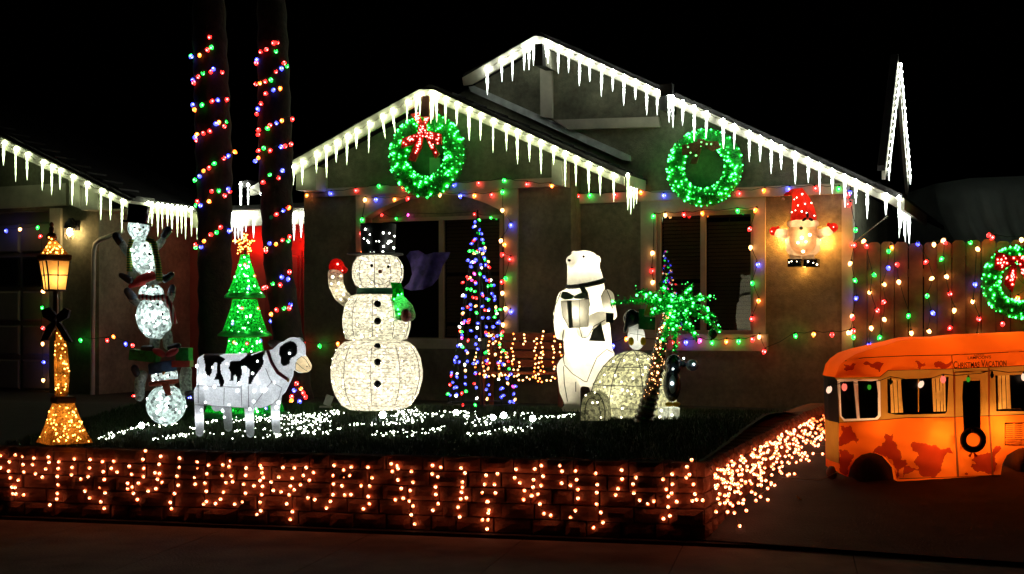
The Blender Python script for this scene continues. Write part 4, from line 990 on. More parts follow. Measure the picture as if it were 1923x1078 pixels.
def palm(label, xs, pts, strlab):
    """xs: trunk left/right picture edges at the top, middle and bottom"""
    cs = [((l_+r_)/2, y, (r_-l_)/2*Yp/F) for y, l_, r_ in xs]
    def ctr(y):
        for (c0_, y0, r0), (c1, y1, r1) in zip(cs[:-1], cs[1:]):
            if y <= y1: t = (y-y0)/(y1-y0); return c0_+(c1-c0_)*t, r0+(r1-r0)*t
        return cs[-1][0], cs[-1][2]
    g_ = Q(cs[-1][0], 700, Yp); g_.z = 0
    t = thing('palm_tree', label, 'palm tree', g_, 0)
    b = MB(); ys = [-520+q*26 for q in range(int((770+520)/26)+1)]; rp = []; rr_ = []
    for q, y in enumerate(ys):
        c_, r_ = ctr(y); rp.append(Q(c_, y, Yp)); rr_.append(r_*(1.04 if q % 2 else .95))
    b.tube(rp, rr_, 14); b.build('trunk', bark, t)
    # crown far above the frame
    top = rp[0]; fm = mat('palm_frond', (.03, .06, .02), .7, .3, 10)
    for q in range(16):
        an = q*2.4; el = random.uniform(-.2, .9); d_ = Vector((math.cos(an), math.sin(an), 0)); fp = [top+d_*(s_*1.6)+Z*(el*s_*1.4-s_*s_*1.1) for s_ in [u_/7 for u_ in range(8)]]
        b = MB(); b.tube(fp, [.02*(1-i_/9) for i_ in range(8)], 4)
        sd = d_.cross(Z)
        for i_ in range(1, 8):
            for g2 in (-1, 1):
                for sub in (0, .5):
                    p0 = fp[i_-1].lerp(fp[i_], sub); b.add([p0, p0+d_*.05, p0+sd*g2*.42*(1.1-i_/8)+d_*.2-Z*.16], [(0, 1, 2)])
        b.build('frond', fm, t)
    st = []
    for x, y, c in pts:
        c_, r_ = ctr(y); dx = (x-c_)*Yp/F; rr = r_+.016; dx = max(-rr, min(rr, dx)); dy = -math.sqrt(max(0, rr*rr-dx*dx))
        st.append((Vector((Q(c_, y, Yp).x+dx, Yp+dy, (HY-y)/F*(Yp+dy)+CZ)), c))
    # cord spirals: join neighbours on the same turn, run round the back between turns
    cps = []; cur = [st[0][0]+Z*.03]
    for (p, _), (q, _2) in zip(st[:-1], st[1:]):
        if abs(q.x-p.x) > .16 and q.x > p.x:
            mid = (p+q)/2; cur += [Vector((min(p.x, q.x)-.0, Yp, mid.z+.05)), Vector((mid.x, Yp+.17, mid.z)), Vector((max(p.x, q.x), Yp, mid.z-.02))]
        cur.append(q+Z*.03)
    s = thing('light_string', strlab, 'string lights', st[0][0], 0, 'bulb strings wound round the palm trunks')
    for p, c in st: inst('bulb', bulb_mesh(c, .019, .05), Matrix.Translation(p+Z*.02) @ rnd_tilt(1.1), s)
    MB().tube(cur, .004, 4).build('cord', cordm, s)
palm('left palm trunk wound with coloured bulbs, behind the snowman stack', [(-520, 365, 395), (60, 362, 425), (300, 368, 436), (450, 372, 434), (770, 374, 436)], Lp, 'coloured bulbs spiralling up the left palm trunk')
palm('right palm trunk wound with coloured bulbs, beside the front wall', [(-520, 470, 500), (60, 484, 540), (300, 485, 550), (500, 496, 548), (770, 530, 592)], Rp, 'coloured bulbs spiralling up the right palm trunk')

# ------------------------------------------------------------------ GREEN LIT TREE
Yt = 12.25; k = Yt/F
gt = thing('lit_tree', 'green glowing tiered christmas tree with a gold star behind the cow', 'christmas tree', on_lawn(460, 772), 0)
gnet = sparkle('green_net', (.02, .75, .08), .82, .12, 1.0, 75)
def TX(x=460): return Vector((Q(x, 600, Yt).x, Yt, 0))
def zt_(y): return (HY-y)*k+CZ
tiers = [(8, 478, 34, 556, 38), (23, 562, 44, 628, 50), (30, 634, 76, 778, 88)]
rimm = sparkle('green_rim', (.05, .5, .1), .6, .7, 1, 30)
orn = {'r': (1, .05, .05), 'b': (.2, .25, 1), 'o': (1, .3, .03)}
for r0, y0, r1, y1, rr in tiers:
    b = MB(); pr = [(r0*k, zt_(y0))]+[((r0+(r1-r0)*(q/6)**1.25)*k, zt_(y0+(y1-y0)*q/6)) for q in range(1, 7)]
    b.lathe(TX(), pr, 26); bv = tree_of(b); o = b.build('tier', gnet, gt)
    b = MB(); b.lathe(TX(), [(r1*k*.98, zt_(y1-6)), (rr*k, zt_(y1)), (rr*k, zt_(y1+3)), (r1*k*.9, zt_(y1+4))], 26); b.build('rim', rimm, o)
    pts = []; pts2 = []
    for q in range(int((y1-y0)*.75)):
        y = random.uniform(y0, y1); f = (y-y0)/(y1-y0); r_ = r0+(r1-r0)*f**1.25; h = hit(bv, 460+random.uniform(-r_, r_), y)
        if h: (pts if q % 3 else pts2).append(h)
    dots(pts, .0062, gdot2, o); dots(pts2, .0095, glow('greenwhite_minilight', (.25, 1, .35), 13), o)
    ym = y0+(y1-y0)*.6
    for yy in (y0+(y1-y0)*.35, y0+(y1-y0)*.75): lamp('inner_light', TX()+Z*zt_(yy), (.35, 1, .4), 1.6 if y1 < 700 else 5.0, .03, gt)
    for x, y, c in zq([(297, 180, 'r'), (345, 238, 'o'), (313, 302, 'b'), (283, 402, 'r'), (363, 402, 'o'), (235, 480, 'b'), (242, 574, 'o'), (307, 580, 'r'), (375, 566, 'b'), (500, 905, 'r'), (403, 908, 'b')]):
        if y0-6 <= y <= y1:
            h = hit(bv, x, y, .0)
            if h: bb = MB(); bb.ell(h, (.019, .015, .019), n=10, m=8); bb.cur = 1; bb.ell(h-Vector((0, .015, 0)), (.008, .006, .008), n=6, m=4); bb.build('ornament', [glow('ornament_'+c, orn[c], .9), glow('ornament_core_'+c, tuple(min(1, q*.6+.4) for q in orn[c]), 5)], o)
c_ = Q(460.5, 459, Yt-.02); b = MB()
gold = sparkle('gold_mesh', (1, .42, .06), .7, .3, 1, 60)
for q in range(5):
    an = math.pi/2+q*2*math.pi/5; tip = c_+Vector((math.cos(an)*21*k, 0, math.sin(an)*21*k)); l_ = c_+Vector((math.cos(an-.55)*11*k, 0, math.sin(an-.55)*11*k)); r_ = c_+Vector((math.cos(an+.55)*11*k, 0, math.sin(an+.55)*11*k))
    mid = c_.lerp(tip, .15); ff = Vector((0, -.03, 0)); p = MB(); p.add([mid, l_, tip, r_, c_.lerp(tip, .55)+ff, c_.lerp(tip, .55)-ff], [(0, 1, 4), (1, 2, 4), (2, 3, 4), (3, 0, 4), (1, 0, 5), (2, 1, 5), (3, 2, 5), (0, 3, 5)])
    sp = p.build('star_point', gold, gt)
    dots([c_.lerp(tip, random.uniform(.3, .95))+Vector((random.gauss(0, 3)*k, -.028, random.gauss(0, 3)*k)) for z_ in range(12)], .0062, glow('amber_minilight', (1, .42, .07), 12), sp)
b = MB(); b.tube([TX()+Z*zt_(772), TX()+Z*zt_(470)], .012, 6); b.build('pole', wireb, gt)

# ------------------------------------------------------------------ COW
Yw = 11.0; k = Yw/F
def C(x, y, dy=0): return Q(x, y, Yw+dy)
def cz(l): return zs(l, 4.9, 360, 610)
pieces = []
secs = [(372, 672, 757), (385, 664, 759), (410, 664, 762), (440, 664, 764), (470, 662, 766), (495, 658, 766), (512, 656, 758), (524, 660, 742)]
rib = []
b0 = MB(); vs = []; n = 22; hw = [.06, .12, .15, .16, .16, .155, .13, .09]
for (x, yt, yb), w_ in zip(secs, hw):
    c = C(x, (yt+yb)/2); hz = (yb-yt)/2*k
    for q in range(n):
        an = 2*math.pi*q/n; ca, sa = math.cos(an), math.sin(an)
        vs.append(c+Vector((0, w_*math.copysign(abs(ca)**.7, ca), hz*math.copysign(abs(sa)**.75, sa))))
fs = [(i*n+q, i*n+(q+1) % n, (i+1)*n+(q+1) % n, (i+1)*n+q) for i in range(len(secs)-1) for q in range(n)]+[tuple(range(n-1, -1, -1)), tuple((len(secs)-1)*n+q for q in range(n))]
def rot(a_): return Matrix.Rotation(a_, 3, 'Y')
cow_p = [('t', [C(505, 700), C(525, 682), C(538, 665)], [38*k, 29*k, 25*k]),
         ('t', [C(515, 722), C(530, 700)], [26*k, 22*k]),
         ('e', C(551, 658, -.01), (24*k, .085, 25*k)), ('t', [C(550, 668, -.01), C(566, 684, -.01)], [22*k, 17*k]), ('t', [C(562, 683, -.01), C(574, 688, -.01)], [15*k, 12*k])]
lg = {0: [(376, 735), (374, 765), (375, 812)], 1: [(421, 750), (427, 775), (429, 803)], 2: [(468, 745), (468, 775), (470, 814)], 3: [(519, 735), (517, 770), (519, 808)]}
yd = {0: -.09, 1: .09, 2: -.09, 3: .07}
for i_, pl_ in lg.items(): cow_p.append(('t', [C(x, y, yd[i_]*(1 if q else .8)) for q, (x, y) in enumerate(pl_)], [12*k, 8.5*k, 8*k]))
cow_p.append(('e', C(407, 763), (10*k, .05, 10*k)))
tmpb = MB(); tmpb.add(vs, fs)
# join body loft with the pieces through the remesher
def shell2(extra, pieces, voxel, smooth=3):
    b = MB(); b.add(extra.v, extra.f)
    for p in pieces:
        if p[0] == 'e': b.ell(p[1], p[2], p[3] if len(p) > 3 else None, n=20, m=14)
        else:
            b.tube(p[1], p[2], 14)
            for q, r in ((p[1][0], p[2][0]), (p[1][-1], p[2][-1])): b.ell(q, (r*.99,)*3, n=14, m=10)
    o = b.build('tmp', black); md = o.modifiers.new('r', 'REMESH'); md.mode = 'VOXEL'; md.voxel_size = voxel
    ms = o.modifiers.new('s', 'SMOOTH'); ms.iterations = smooth; ms.factor = .6
    dg = bpy.context.evaluated_depsgraph_get(); me = bpy.data.meshes.new_from_object(o.evaluated_get(dg)); bpy.data.objects.remove(o)
    b2 = MB(); b2.add([v.co.copy() for v in me.vertices], [tuple(p.vertices) for p in me.polygons], True); bpy.data.meshes.remove(me); return b2
cb = shell2(tmpb, cow_p, .009); cbv = tree_of(cb)
P1 = cz([(130, 200), (118, 270), (108, 300), (125, 370), (125, 420), (140, 460), (165, 473), (185, 440), (190, 380), (215, 345), (235, 350), (235, 420), (225, 460), (205, 505), (250, 510), (262, 575), (280, 572), (298, 530), (292, 490), (270, 450), (262, 385), (275, 350), (310, 315), (255, 285), (290, 270), (300, 200)])
P2 = cz([(360, 335), (440, 335), (500, 290), (520, 245), (530, 200), (650, 200), (640, 238), (545, 270), (552, 283), (690, 225), (655, 300), (665, 350), (640, 400), (600, 450), (570, 500), (545, 552), (525, 545), (520, 500), (535, 440), (525, 400), (490, 378), (455, 385), (465, 430), (455, 490), (415, 550), (412, 480), (405, 455), (385, 470), (380, 520), (350, 520), (360, 450), (340, 400)])
EYP = cz([(905, 148), (860, 165), (812, 205), (800, 270), (820, 300), (815, 350), (850, 383), (900, 360), (910, 310), (950, 290), (975, 250), (970, 190), (940, 155)])
MZ = cz([(1010, 285), (975, 320), (958, 350), (955, 420), (1000, 440), (1060, 445), (1130, 440), (1130, 380), (1060, 290)])
for i_, f in enumerate(cb.f):
    c = sum((cb.v[q] for q in f), Vector())/len(f); x, y = proj(Vector((c.x, c.y, c.z)))
    cb.mi[i_] = 1 if (inpoly(x, y, P1) or inpoly(x, y, P2)) and y < 735 else 2 if inpoly(x, y, EYP) and c.y < Yw+.02 else 3 if inpoly(x, y, MZ) else 0
b_ = on_lawn(450, 815)
cow = thing('cow', 'white lit fabric cow with black patches and a maroon collar', 'cow', b_, 0)
cowf = sparkle('cow_fabric', (.78, .8, .83), .72, .78, 1, 90, bump=.8)
patch = mat('black_patch', (.012, .016, .02), .45, .3, 20, .3, 60)
cb.build('body', [cowf, patch, mat('eye_patch', (.05, .06, .065), .6, .3, 20, .3, 60), sparkle('muzzle', (.95, .72, .4), .7, .8, 1, 40)], cow)
for x, y, p_ in ((385, 715, .8), (430, 715, .9), (475, 712, .9), (505, 705, .7), (546, 665, .35), (568, 685, .22), (374, 785, .22), (468, 785, .18), (518, 780, .25)):
    dy = yd[0] if x == 374 else yd[2] if x == 468 and y > 760 else yd[3] if x == 518 else 0
    lamp('inner_light', C(x, y, dy), (.93, .97, 1), p_*1.25, .02, cow)
dots([h for h in [hit(cbv, *p, .002) for p in cz([(85, 535), (130, 578), (120, 465), (50, 380), (20, 590), (210, 568), (190, 390), (325, 358), (420, 608), (440, 540), (490, 425), (485, 395), (560, 447), (612, 540), (575, 610), (660, 610), (685, 595), (570, 705), (125, 712), (345, 735), (90, 785), (535, 775), (605, 335), (760, 530), (765, 820), (800, 715), (900, 262), (300, 850), (285, 790), (780, 760)])] if h], .0125, glow('cow_light', (.95, .98, 1), 8), cow)
# collar, ear, eye, nostril, mouth, frame wires
seam(cbv, cz([(700, 240), (735, 350), (790, 440), (880, 500)]), .016, mat('maroon_band', (.4, .03, .06), .5, .2, 20), cow, 'collar', 3, -.006)
b = MB(); b.ell(C(518, 646, .02), (16*k, .02, 7.5*k), rot(.15), 14, 10); b.build('ear', mat('ear_grey', (.12, .08, .07), .7, .3, 20), cow)
b = MB(); b.ell(C(560, 640, .09), (10*k, .02, 6*k), rot(-.3), 12, 8); b.build('ear', cowf, cow)
h = hit(cbv, *cz([(910, 218)])[0], 0); b = MB(); b.ell(h, (.013, .008, .013), n=10, m=6); b.build('eye', blackgloss, cow)
h = hit(cbv, *cz([(1060, 384)])[0], 0)
if h: b = MB(); b.ell(h, (.006, .006, .006), n=8, m=6); b.build('nostril', blackgloss, cow)
seam(cbv, cz([(965, 325), (1010, 290), (1050, 320), (1090, 390)]), .0022, wireb, cow, 'mouth_line'); seam(cbv, cz([(958, 345), (1020, 400), (1085, 440)]), .0022, wireb, cow, 'mouth_line')
seam(cbv, cz([(958, 345), (955, 410), (1000, 438)]), .0022, wireb, cow, 'mouth_line')
wl_ = mat('pale_wire', (.15, .16, .17), .5, 0)
for q in ([(680, 400), (720, 500), (740, 520), (690, 580), (570, 745)], [(60, 330), (60, 720)], [(30, 735), (480, 765), (560, 770)], [(300, 580), (295, 735)], [(455, 560), (460, 750)], [(520, 560), (525, 760)], [(730, 520), (830, 580), (800, 680), (720, 745), (600, 770)], [(30, 560), (450, 575)]):
    seam(cbv, cz(q), .0032, wl_, cow, 'frame_wire', 4, .001)
b = MB(); b.ell(C(541, 714, -.09), (.012, .01, .017), n=8, m=6); b.build('bell', mat('brass', (0, 0, 0)), cow)
cw = thing('extension_cord', 'white extension cord stretched behind the legs of the cow', 'cord', on_lawn(440, 790), 0)
MB().tube([on_lawn(x, y)+Z*.03 for x, y in ((372, 791), (420, 787), (470, 790), (510, 784), (560, 786))], .004, 4).build('cord', mat('white_cord', (.6, .6, .6), .5, 0), cw)

# ------------------------------------------------------------------ POLAR BEAR
Yb = 12.2; k = Yb/F
def Bp(x, y, dy=0): return Q(x, y, Yb+dy)
bz = lambda l: zs(l, 3.267, 1020, 460)
bear = thing('polar_bear', 'standing white polar bear with grey scarf holding a gift', 'polar bear', on_lawn(1075, 774), 0)
bp_ = [('t', [Bp(1100, 575), Bp(1102, 610), Bp(1104, 650), Bp(1104, 685)], [38*k, 44*k, 46*k, 42*k]),
       ('t', [Bp(1100, 545), Bp(1098, 520), Bp(1094, 500)], [37*k, 34*k, 30*k]),
       ('e', Bp(1097, 494), (30*k, 26*k, 24*k)), ('t', [Bp(1085, 488, -.05), Bp(1073, 490, -.1)], [17*k, 11*k]),
       ('t', [Bp(1070, 692, -.02), Bp(1070, 735, -.03), Bp(1076, 758, -.03)], [25*k, 20*k, 15*k]), ('e', Bp(1074, 768, -.07), (20*k, .13, 8*k)),
       ('t', [Bp(1128, 670, .02), Bp(1128, 725, .02), Bp(1130, 765, .02)], [27*k, 22*k, 17*k]),
       ('t', [Bp(1062, 560, -.02), Bp(1052, 592, -.05), Bp(1053, 628, -.06)], [16*k, 14*k, 11*k]),
       ('e', Bp(1122, 488, .05), (7*k, .04, 9*k)), ('e', Bp(1078, 476, .09), (6*k, .04, 6*k))]
bb_ = shell_mesh(bp_, .014, 4); bbv = tree_of(bb_); sg = mat('seam_grey', (.09, .08, .06), .7, 0)
bfab = sparkle('bear_fabric', (.97, .95, .86), .85, .9, 1, 30, bump=.2)
bb_.build('body', bfab, bear)
ar = shell_mesh([('t', [Bp(1139, 558, -.05), Bp(1146, 592, -.13), Bp(1128, 598, -.2), Bp(1100, 610, -.26)], [15*k, 13.5*k, 14*k, 14*k]), ('e', Bp(1096, 616, -.25), (14*k, .06, 20*k))], .012, 4); arv = tree_of(ar)
ar.build('arm', bfab, bear)
for x, y, dy, p_ in ((1100, 500, 0, 2.9), (1098, 540, 0, 2.2), (1100, 590, 0, 4.6), (1104, 650, 0, 4.8), (1072, 720, -.02, .16), (1128, 720, .02, .2), (1053, 605, -.05, .7), (1100, 614, -.25, .9), (1142, 590, -.12, .75), (1074, 690, -.02, .5)):
    lamp('inner_light', Bp(x, y, dy), (1, .9, .66), p_, .03, bear)
h = hit(bbv, 1069, 489, 0); b = MB(); b.ell(h, (3.4*k, .02, 2.6*k), n=10, m=8); b.build('nose', blackgloss, bear)
h = hit(bbv, 1096, 482, 0); b = MB(); b.ell(h, (2.4*k, .012, 2.6*k), n=10, m=8); b.build('eye', blackgloss, bear)
greyf = mat('charcoal_fabric', (.07, .075, .07), .8, .3, 15, .4, 50)
b = MB(); b.lathe(Bp(1100, 533), [(37*k, -3*k), (39*k, 0), (38*k, 4*k), (34*k, 6*k)], 26, Matrix.Rotation(-.18, 3, 'Y') @ Matrix.Rotation(.12, 3, 'X')); b.build('scarf', greyf, bear)
def slab(pts, dy, th, m, name, root, Y): f = [Q(x, y, Y+dy) for x, y in pts]; b = MB(); b.prism(f, [p+Vector((0, th, 0)) for p in f]); return b.build(name, m, root)
slab(bz([(215, 240), (240, 235), (275, 290), (290, 370), (270, 390), (250, 320)]), -.25, .03, greyf, 'scarf_tail', bear, Yb)
slab(bz([(320, 480), (355, 480), (382, 592), (282, 588), (300, 540)]), -.27, .03, greyf, 'scarf_tail', bear, Yb)
gf = sparkle('gift_paper', (.95, .92, .82), .7, .9, 1, 30, bump=.1)
gb = slab(bz([(110, 345), (285, 332), (275, 500), (160, 510), (122, 440)]), -.36, .12, gf, 'gift', bear, Yb)
lamp('inner_light', Bp(1078, 588, -.3), (1, .9, .66), 1.0, .02, bear)
MB().tube([Q(x, y, Yb-.364) for x, y in bz([(110, 345), (285, 332), (275, 500), (160, 510), (122, 440), (110, 345)])], .0024, 4).build('gift_edge', sg, gb)
MB().tube([Q(x, y, Yb-.364) for x, y in bz([(222, 338), (226, 500)])], .002, 4).build('gift_edge', sg, gb)
rib_ = mat('grey_ribbon', (.3, .3, .28), .7, .2, 20)
slab(bz([(145, 343), (175, 341), (183, 508), (160, 511)]), -.372, .01, rib_, 'ribbon', gb, Yb)
for pl_ in ([(118, 285), (150, 290), (190, 310), (185, 330), (130, 335), (105, 320)], [(190, 310), (235, 292), (262, 298), (268, 322), (245, 332), (190, 330)]): slab(bz(pl_), -.38, .03, rib_, 'gift_bow', gb, Yb)
slab(bz([(386, 416), (434, 418), (430, 478), (386, 474)]), -.3, .02, black, 'wristband', bear, Yb)
for q in ([(130, 735), (180, 790), (250, 835), (268, 840)], [(268, 840), (300, 760), (330, 690), (390, 640), (428, 660)], [(110, 290), (75, 370), (62, 450), (90, 500)], [(130, 730), (115, 640), (120, 560), (128, 520)], [(125, 745), (130, 850), (150, 960)], [(200, 840), (200, 900)]):
    seam(bbv, bz(q), .0042, sg, bear)
for q in ([(290, 370), (350, 330), (385, 262), (410, 320), (425, 390)], [(220, 420), (215, 480), (240, 570), (290, 560), (310, 500), (380, 460)], [(240, 420), (340, 385)]):
    seam(arv, bz(q), .0042, sg, bear)

# ------------------------------------------------------------------ IGLOO, penguins, lit palm
Yi = 11.75; k = Yi/F
def I(x, y, dy=0): return Q(x, y, Yi+dy)
ig = thing('igloo', 'sparkling wire-mesh igloo with a small arched entrance', 'igloo', on_lawn(1185, 789), 0)
igm = sparkle('igloo_mesh', (.95, .93, .62), .78, .2, 1.0, 48, (1, 1, 1), .8)
prof = [(87*math.cos(q*math.pi/18)*k if q < 9 else .001, 128*math.sin(q*math.pi/18)*k) for q in range(10)]
prof = [(88*k, -.02), (88*k, 4*k)]+[(r, z+4*k) for r, z in prof[1:]]
b = MB(); b.lathe(I(1188, 788, .2), prof, 32); igv = tree_of(b); b.build('dome', igm, ig)
wv = MB()
cI = I(1188, 788, .2)
for j in range(8):
    an = math.pi*2*j/8+.15; wv.tube([cI+Vector((math.cos(an)*(r+.004), math.sin(an)*(r+.004), z)) for r, z in prof], .0045, 4)
for q in (2, 4, 6, 8):
    r, z = prof[q]; wv.tube([cI+Vector((math.cos(w_*.2618)*(r+.004), math.sin(w_*.2618)*(r+.004), z)) for w_ in range(25)], .0038, 4, False)
wv.build('frame_wire', wireb, ig)
# entrance tunnel
en = MB(); arc = [(1090, 790), (1090, 765), (1093, 750), (1101, 738), (1112, 735), (1124, 740), (1132, 752), (1136, 770), (1136, 790)]
f = [I(x, y, -.42) for x, y in arc]; bk = [I(x+18, y, 0) for x, y in arc]
en.add(f+bk, [(i_, i_+1, 9+i_+1, 9+i_) for i_ in range(8)], True)
inn = [I(1113+(x-1113)*.62, 790+(y-790)*.78, -.42) for x, y in arc]; en.add(f+inn, [(i_, i_+1, 9+i_+1, 9+i_) for i_ in range(8)])
en.add(inn, [tuple(range(9))]); env_ = tree_of(en); en.build('entrance', igm, ig)
for q_ in (f, inn, bk): MB().tube(q_, .004, 4).build('frame_wire', wireb, ig)
for x, y, dy, p_ in ((1160, 750, 0, 1.7), (1200, 750, .1, 1.7), (1188, 700, .15, 1.7), (1240, 760, .1, 1.2), (1116, 770, -.25, .4)): lamp('inner_light', I(x, y, dy), (1, .95, .72), p_, .04, ig)
dots([h for h in [hit(igv, *p) for p in zs([(130, 700-450+0)], 1, 0, 0)] if h] or [hit(igv, 1188, 700)], .008, bulbs_w, ig)
dots([h for h in [hit(igv, 1020+x/2.994, 450+y/2.994) for x, y in ((395, 685), (455, 680), (530, 675), (590, 672), (345, 760), (405, 765), (505, 780), (345, 830), (445, 845), (385, 880), (475, 850), (498, 870), (320, 800), (445, 950), (440, 800), (575, 720), (560, 760), (635, 900), (440, 1000), (600, 970), (700, 960))] if h]+[h for h in [hit(env_, 1020+x/2.994, 450+y/2.994) for x, y in ((240, 875), (290, 860), (278, 917), (305, 915), (205, 975), (325, 1000))] if h], .0095, bulbs_w, ig)
# penguin on top
whitep = sparkle('white_plush', (.85, .88, .84), .7, .8, 1, 40)
navy = mat('navy_plastic', (.012, .02, .035), .25, .3, 15, spec=.7)
yel = sparkle('yellow_plastic', (.8, .6, .05), .5, .8, 1, 30)
pg = thing('penguin', 'penguin with yellow cheeks peeking over the igloo with a dark green gift', 'penguin', I(1196, 657, .2), 0)
b = shell_mesh([('e', I(1195, 634, .1), (17*k, .07, 24*k)), ('e', I(1193, 620, .1), (13*k, .06, 16*k))], .01); b.build('body', whitep, pg)
lamp('inner_light', I(1195, 636, .1), (1, .95, .8), .45, .03, pg)
b = shell_mesh([('e', I(1186, 598, .1), (16*k, .08, 18*k)), ('t', [I(1178, 604, .06), I(1174, 622, .08)], [5*k, 4*k])], .01); b.build('hood', navy, pg)
for x in (1185, 1208): b = MB(); b.ell(I(x, 641, .03), (5.5*k, .02, 8*k), n=12, m=8); b.build('cheek', yel, pg)
MB().tube([I(1198, 618, .02), I(1197, 640, .02)], .0025, 4).build('frame_wire', wireb, pg); MB().tube([I(1183, 626, .018), I(1211, 630, .018)], .002, 4).build('frame_wire', wireb, pg)
gp_ = thing('gift_box', 'dark green gift box above the igloo left of the lit palm trunk', 'gift box', I(1216, 617, .0), 0)
dgm = mat('dark_green_plastic', (.01, .12, .04), .25, .3, 15, spec=.7)
b = MB(); b.box(I(1214, 607, .02), (30*k, .14, 24*k), rot(.05)); b.build('box', dgm, gp_)
b = MB(); b.box(I(1204, 588, .02), (10*k, .12, 16*k)); b.build('ribbon', dgm, gp_)
f = [I(x, y, -.06) for x, y in ((1209, 592), (1216, 570), (1222, 566), (1224, 592))]; b = MB(); b.prism(f, [p+Vector((0, .03, 0)) for p in f]); b.build('bow_loop', mat('gold_ribbon', (.6, .25, .05), .4, .3, 20), gp_)
# second penguin on a stand
Yg = 11.6; k2 = Yg/F
pg = thing('penguin', 'glossy dark penguin standing on a lit white ice block', 'penguin', Q(1263, 763, Yg), 0)
b = shell_mesh([('e', Q(1262, 722, Yg), (17*k2, .08, 33*k2)), ('e', Q(1265, 685, Yg), (16*k2, .08, 20*k2)), ('t', [Q(1272, 682, Yg), Q(1284, 684, Yg)], [9*k2, 6*k2])], .01); bv = tree_of(b); b.build('body', navy, pg)
b = MB(); b.ell(hit(bv, 1263, 722, 0), (7*k2, .012, 17*k2), n=12, m=8); b.build('belly', mat('belly_grey', (.2, .25, .3), .4, .3, 15), pg)
b = MB(); b.ell(Q(1262, 720, Yg-.095), (.014, .012, .014), n=8, m=6); b.ell(Q(1264, 693, Yg-.095), (.008, .008, .008), n=8, m=6); b.build('minilight', coolw, pg, kind='stuff')
for x in (1257, 1270): b = MB(); b.ell(Q(x, 759, Yg-.04), (8*k2, .05, 4.5*k2), n=12, m=8); b.build('foot', yel, pg)
b = MB(); b.ell(Q(1300, 686, Yg-.02), (12*k2, .05, 11*k2), n=14, m=10); b.build('flipper', mat('silver_blue', (.1, .13, .18), .25, .6, 12, .6, 40, spec=.8), pg)
b = MB(); b.ell(Q(1303, 684, Yg-.08), (.009, .008, .009), n=8, m=6); b.ell(Q(1284, 673, Yg-.06), (.009, .008, .009), n=8, m=6); b.build('minilight', coolw, pg, kind='stuff')
ib = thing('ice_block', 'lit white ice block stand under the dark penguin', 'ice block', on_lawn(1255, 796), 0)
b = MB(); b.bbox(Q(1255, 782, Yg-.02), (39*k2, .2, 34*k2), None, .15); b.build('block', sparkle('ice', (.95, .97, .85), .8, .6, 1, 60), ib)
lamp('inner_light', Q(1255, 782, Yg-.02), (1, .98, .8), .7, .02, ib)
b = MB(); f = [Q(x, y, Yg-.13) for x, y in ((1255, 765), (1255, 797))]; b.tube(f, .002, 4); b.build('frame_wire', wireb, ib)
dots([Q(x, y, Yg-.125) for x, y in ((1242, 771), (1262, 779), (1245, 795), (1239, 783))], .010, bulbs_w, ib)
# lit tinsel palm
Yl = 11.35; k = Yl/F
lp = thing('lit_palm', 'tinsel palm with bright green fronds and a curved copper trunk beside the igloo', 'lit palm', on_lawn(1208, 795), 0)
tp = [(1206, 800), (1214, 770), (1222, 740), (1231, 700), (1238, 660), (1247, 620), (1258, 590), (1264, 578)]
rp = [19, 17.5, 16, 14.5, 13, 11.5, 10.5, 9]
TPt = [Q(x, y, Yl) for x, y in tp]
b = MB(); dense = []; dr_ = []
for i_ in range(len(TPt)-1):
    for s_ in range(6): f_ = s_/6; dense.append(TPt[i_].lerp(TPt[i_+1], f_)); dr_.append((rp[i_]+(rp[i_+1]-rp[i_])*f_)*k*(1.06 if s_ % 2 else .86))
b.tube(dense, dr_, 14, smooth=False); tv = tree_of(b); b.build('trunk', mat('copper_tinsel', (.1, .055, .035), .25, .7, 40, .8, 60, spec=.9), lp)
cop = glow('copper_minilight', (1, .4, .16), 10)
dots([h for h in [hit(tv, 1140+x/3.478+random.uniform(-1, 1), 500+y/3.478, .006) for x, y in ((418, 285), (400, 335), (390, 380), (358, 400), (345, 430), (400, 345), (370, 385), (330, 470), (350, 495), (310, 500), (325, 540), (345, 535), (295, 598), (315, 600), (313, 633), (330, 652), (335, 695), (290, 700), (300, 740), (350, 740), (365, 300), (410, 305), (340, 410))] if h], .0085, cop, lp)
dots([h for h in [hit(tv, 1232+random.gauss(0, 9)+(700-y)*.17, y, .008) for y in [random.uniform(585, 745) for q in range(90)]] if h], .0038, glow('copper_glint', (1, .45, .15), 4), lp)
crown = Q(1266, 580, Yl)
fr_ = [((1150, 570), -22, .0), ((1195, 545), -14, -.1), ((1240, 528), -6, .12), ((1300, 535), -8, .15), ((1345, 600), -34, -.05), ((1352, 622), -26, .1), ((1310, 640), -22, -.18), ((1268, 660), -10, -.15), ((1222, 590), -12, -.2), ((1330, 560), -22, .25), ((1290, 620), -18, -.22), ((1245, 640), -14, -.1)]
tg = mat('palm_tinsel', (.015, .55, .1), .25, .6, 30, spec=.9)
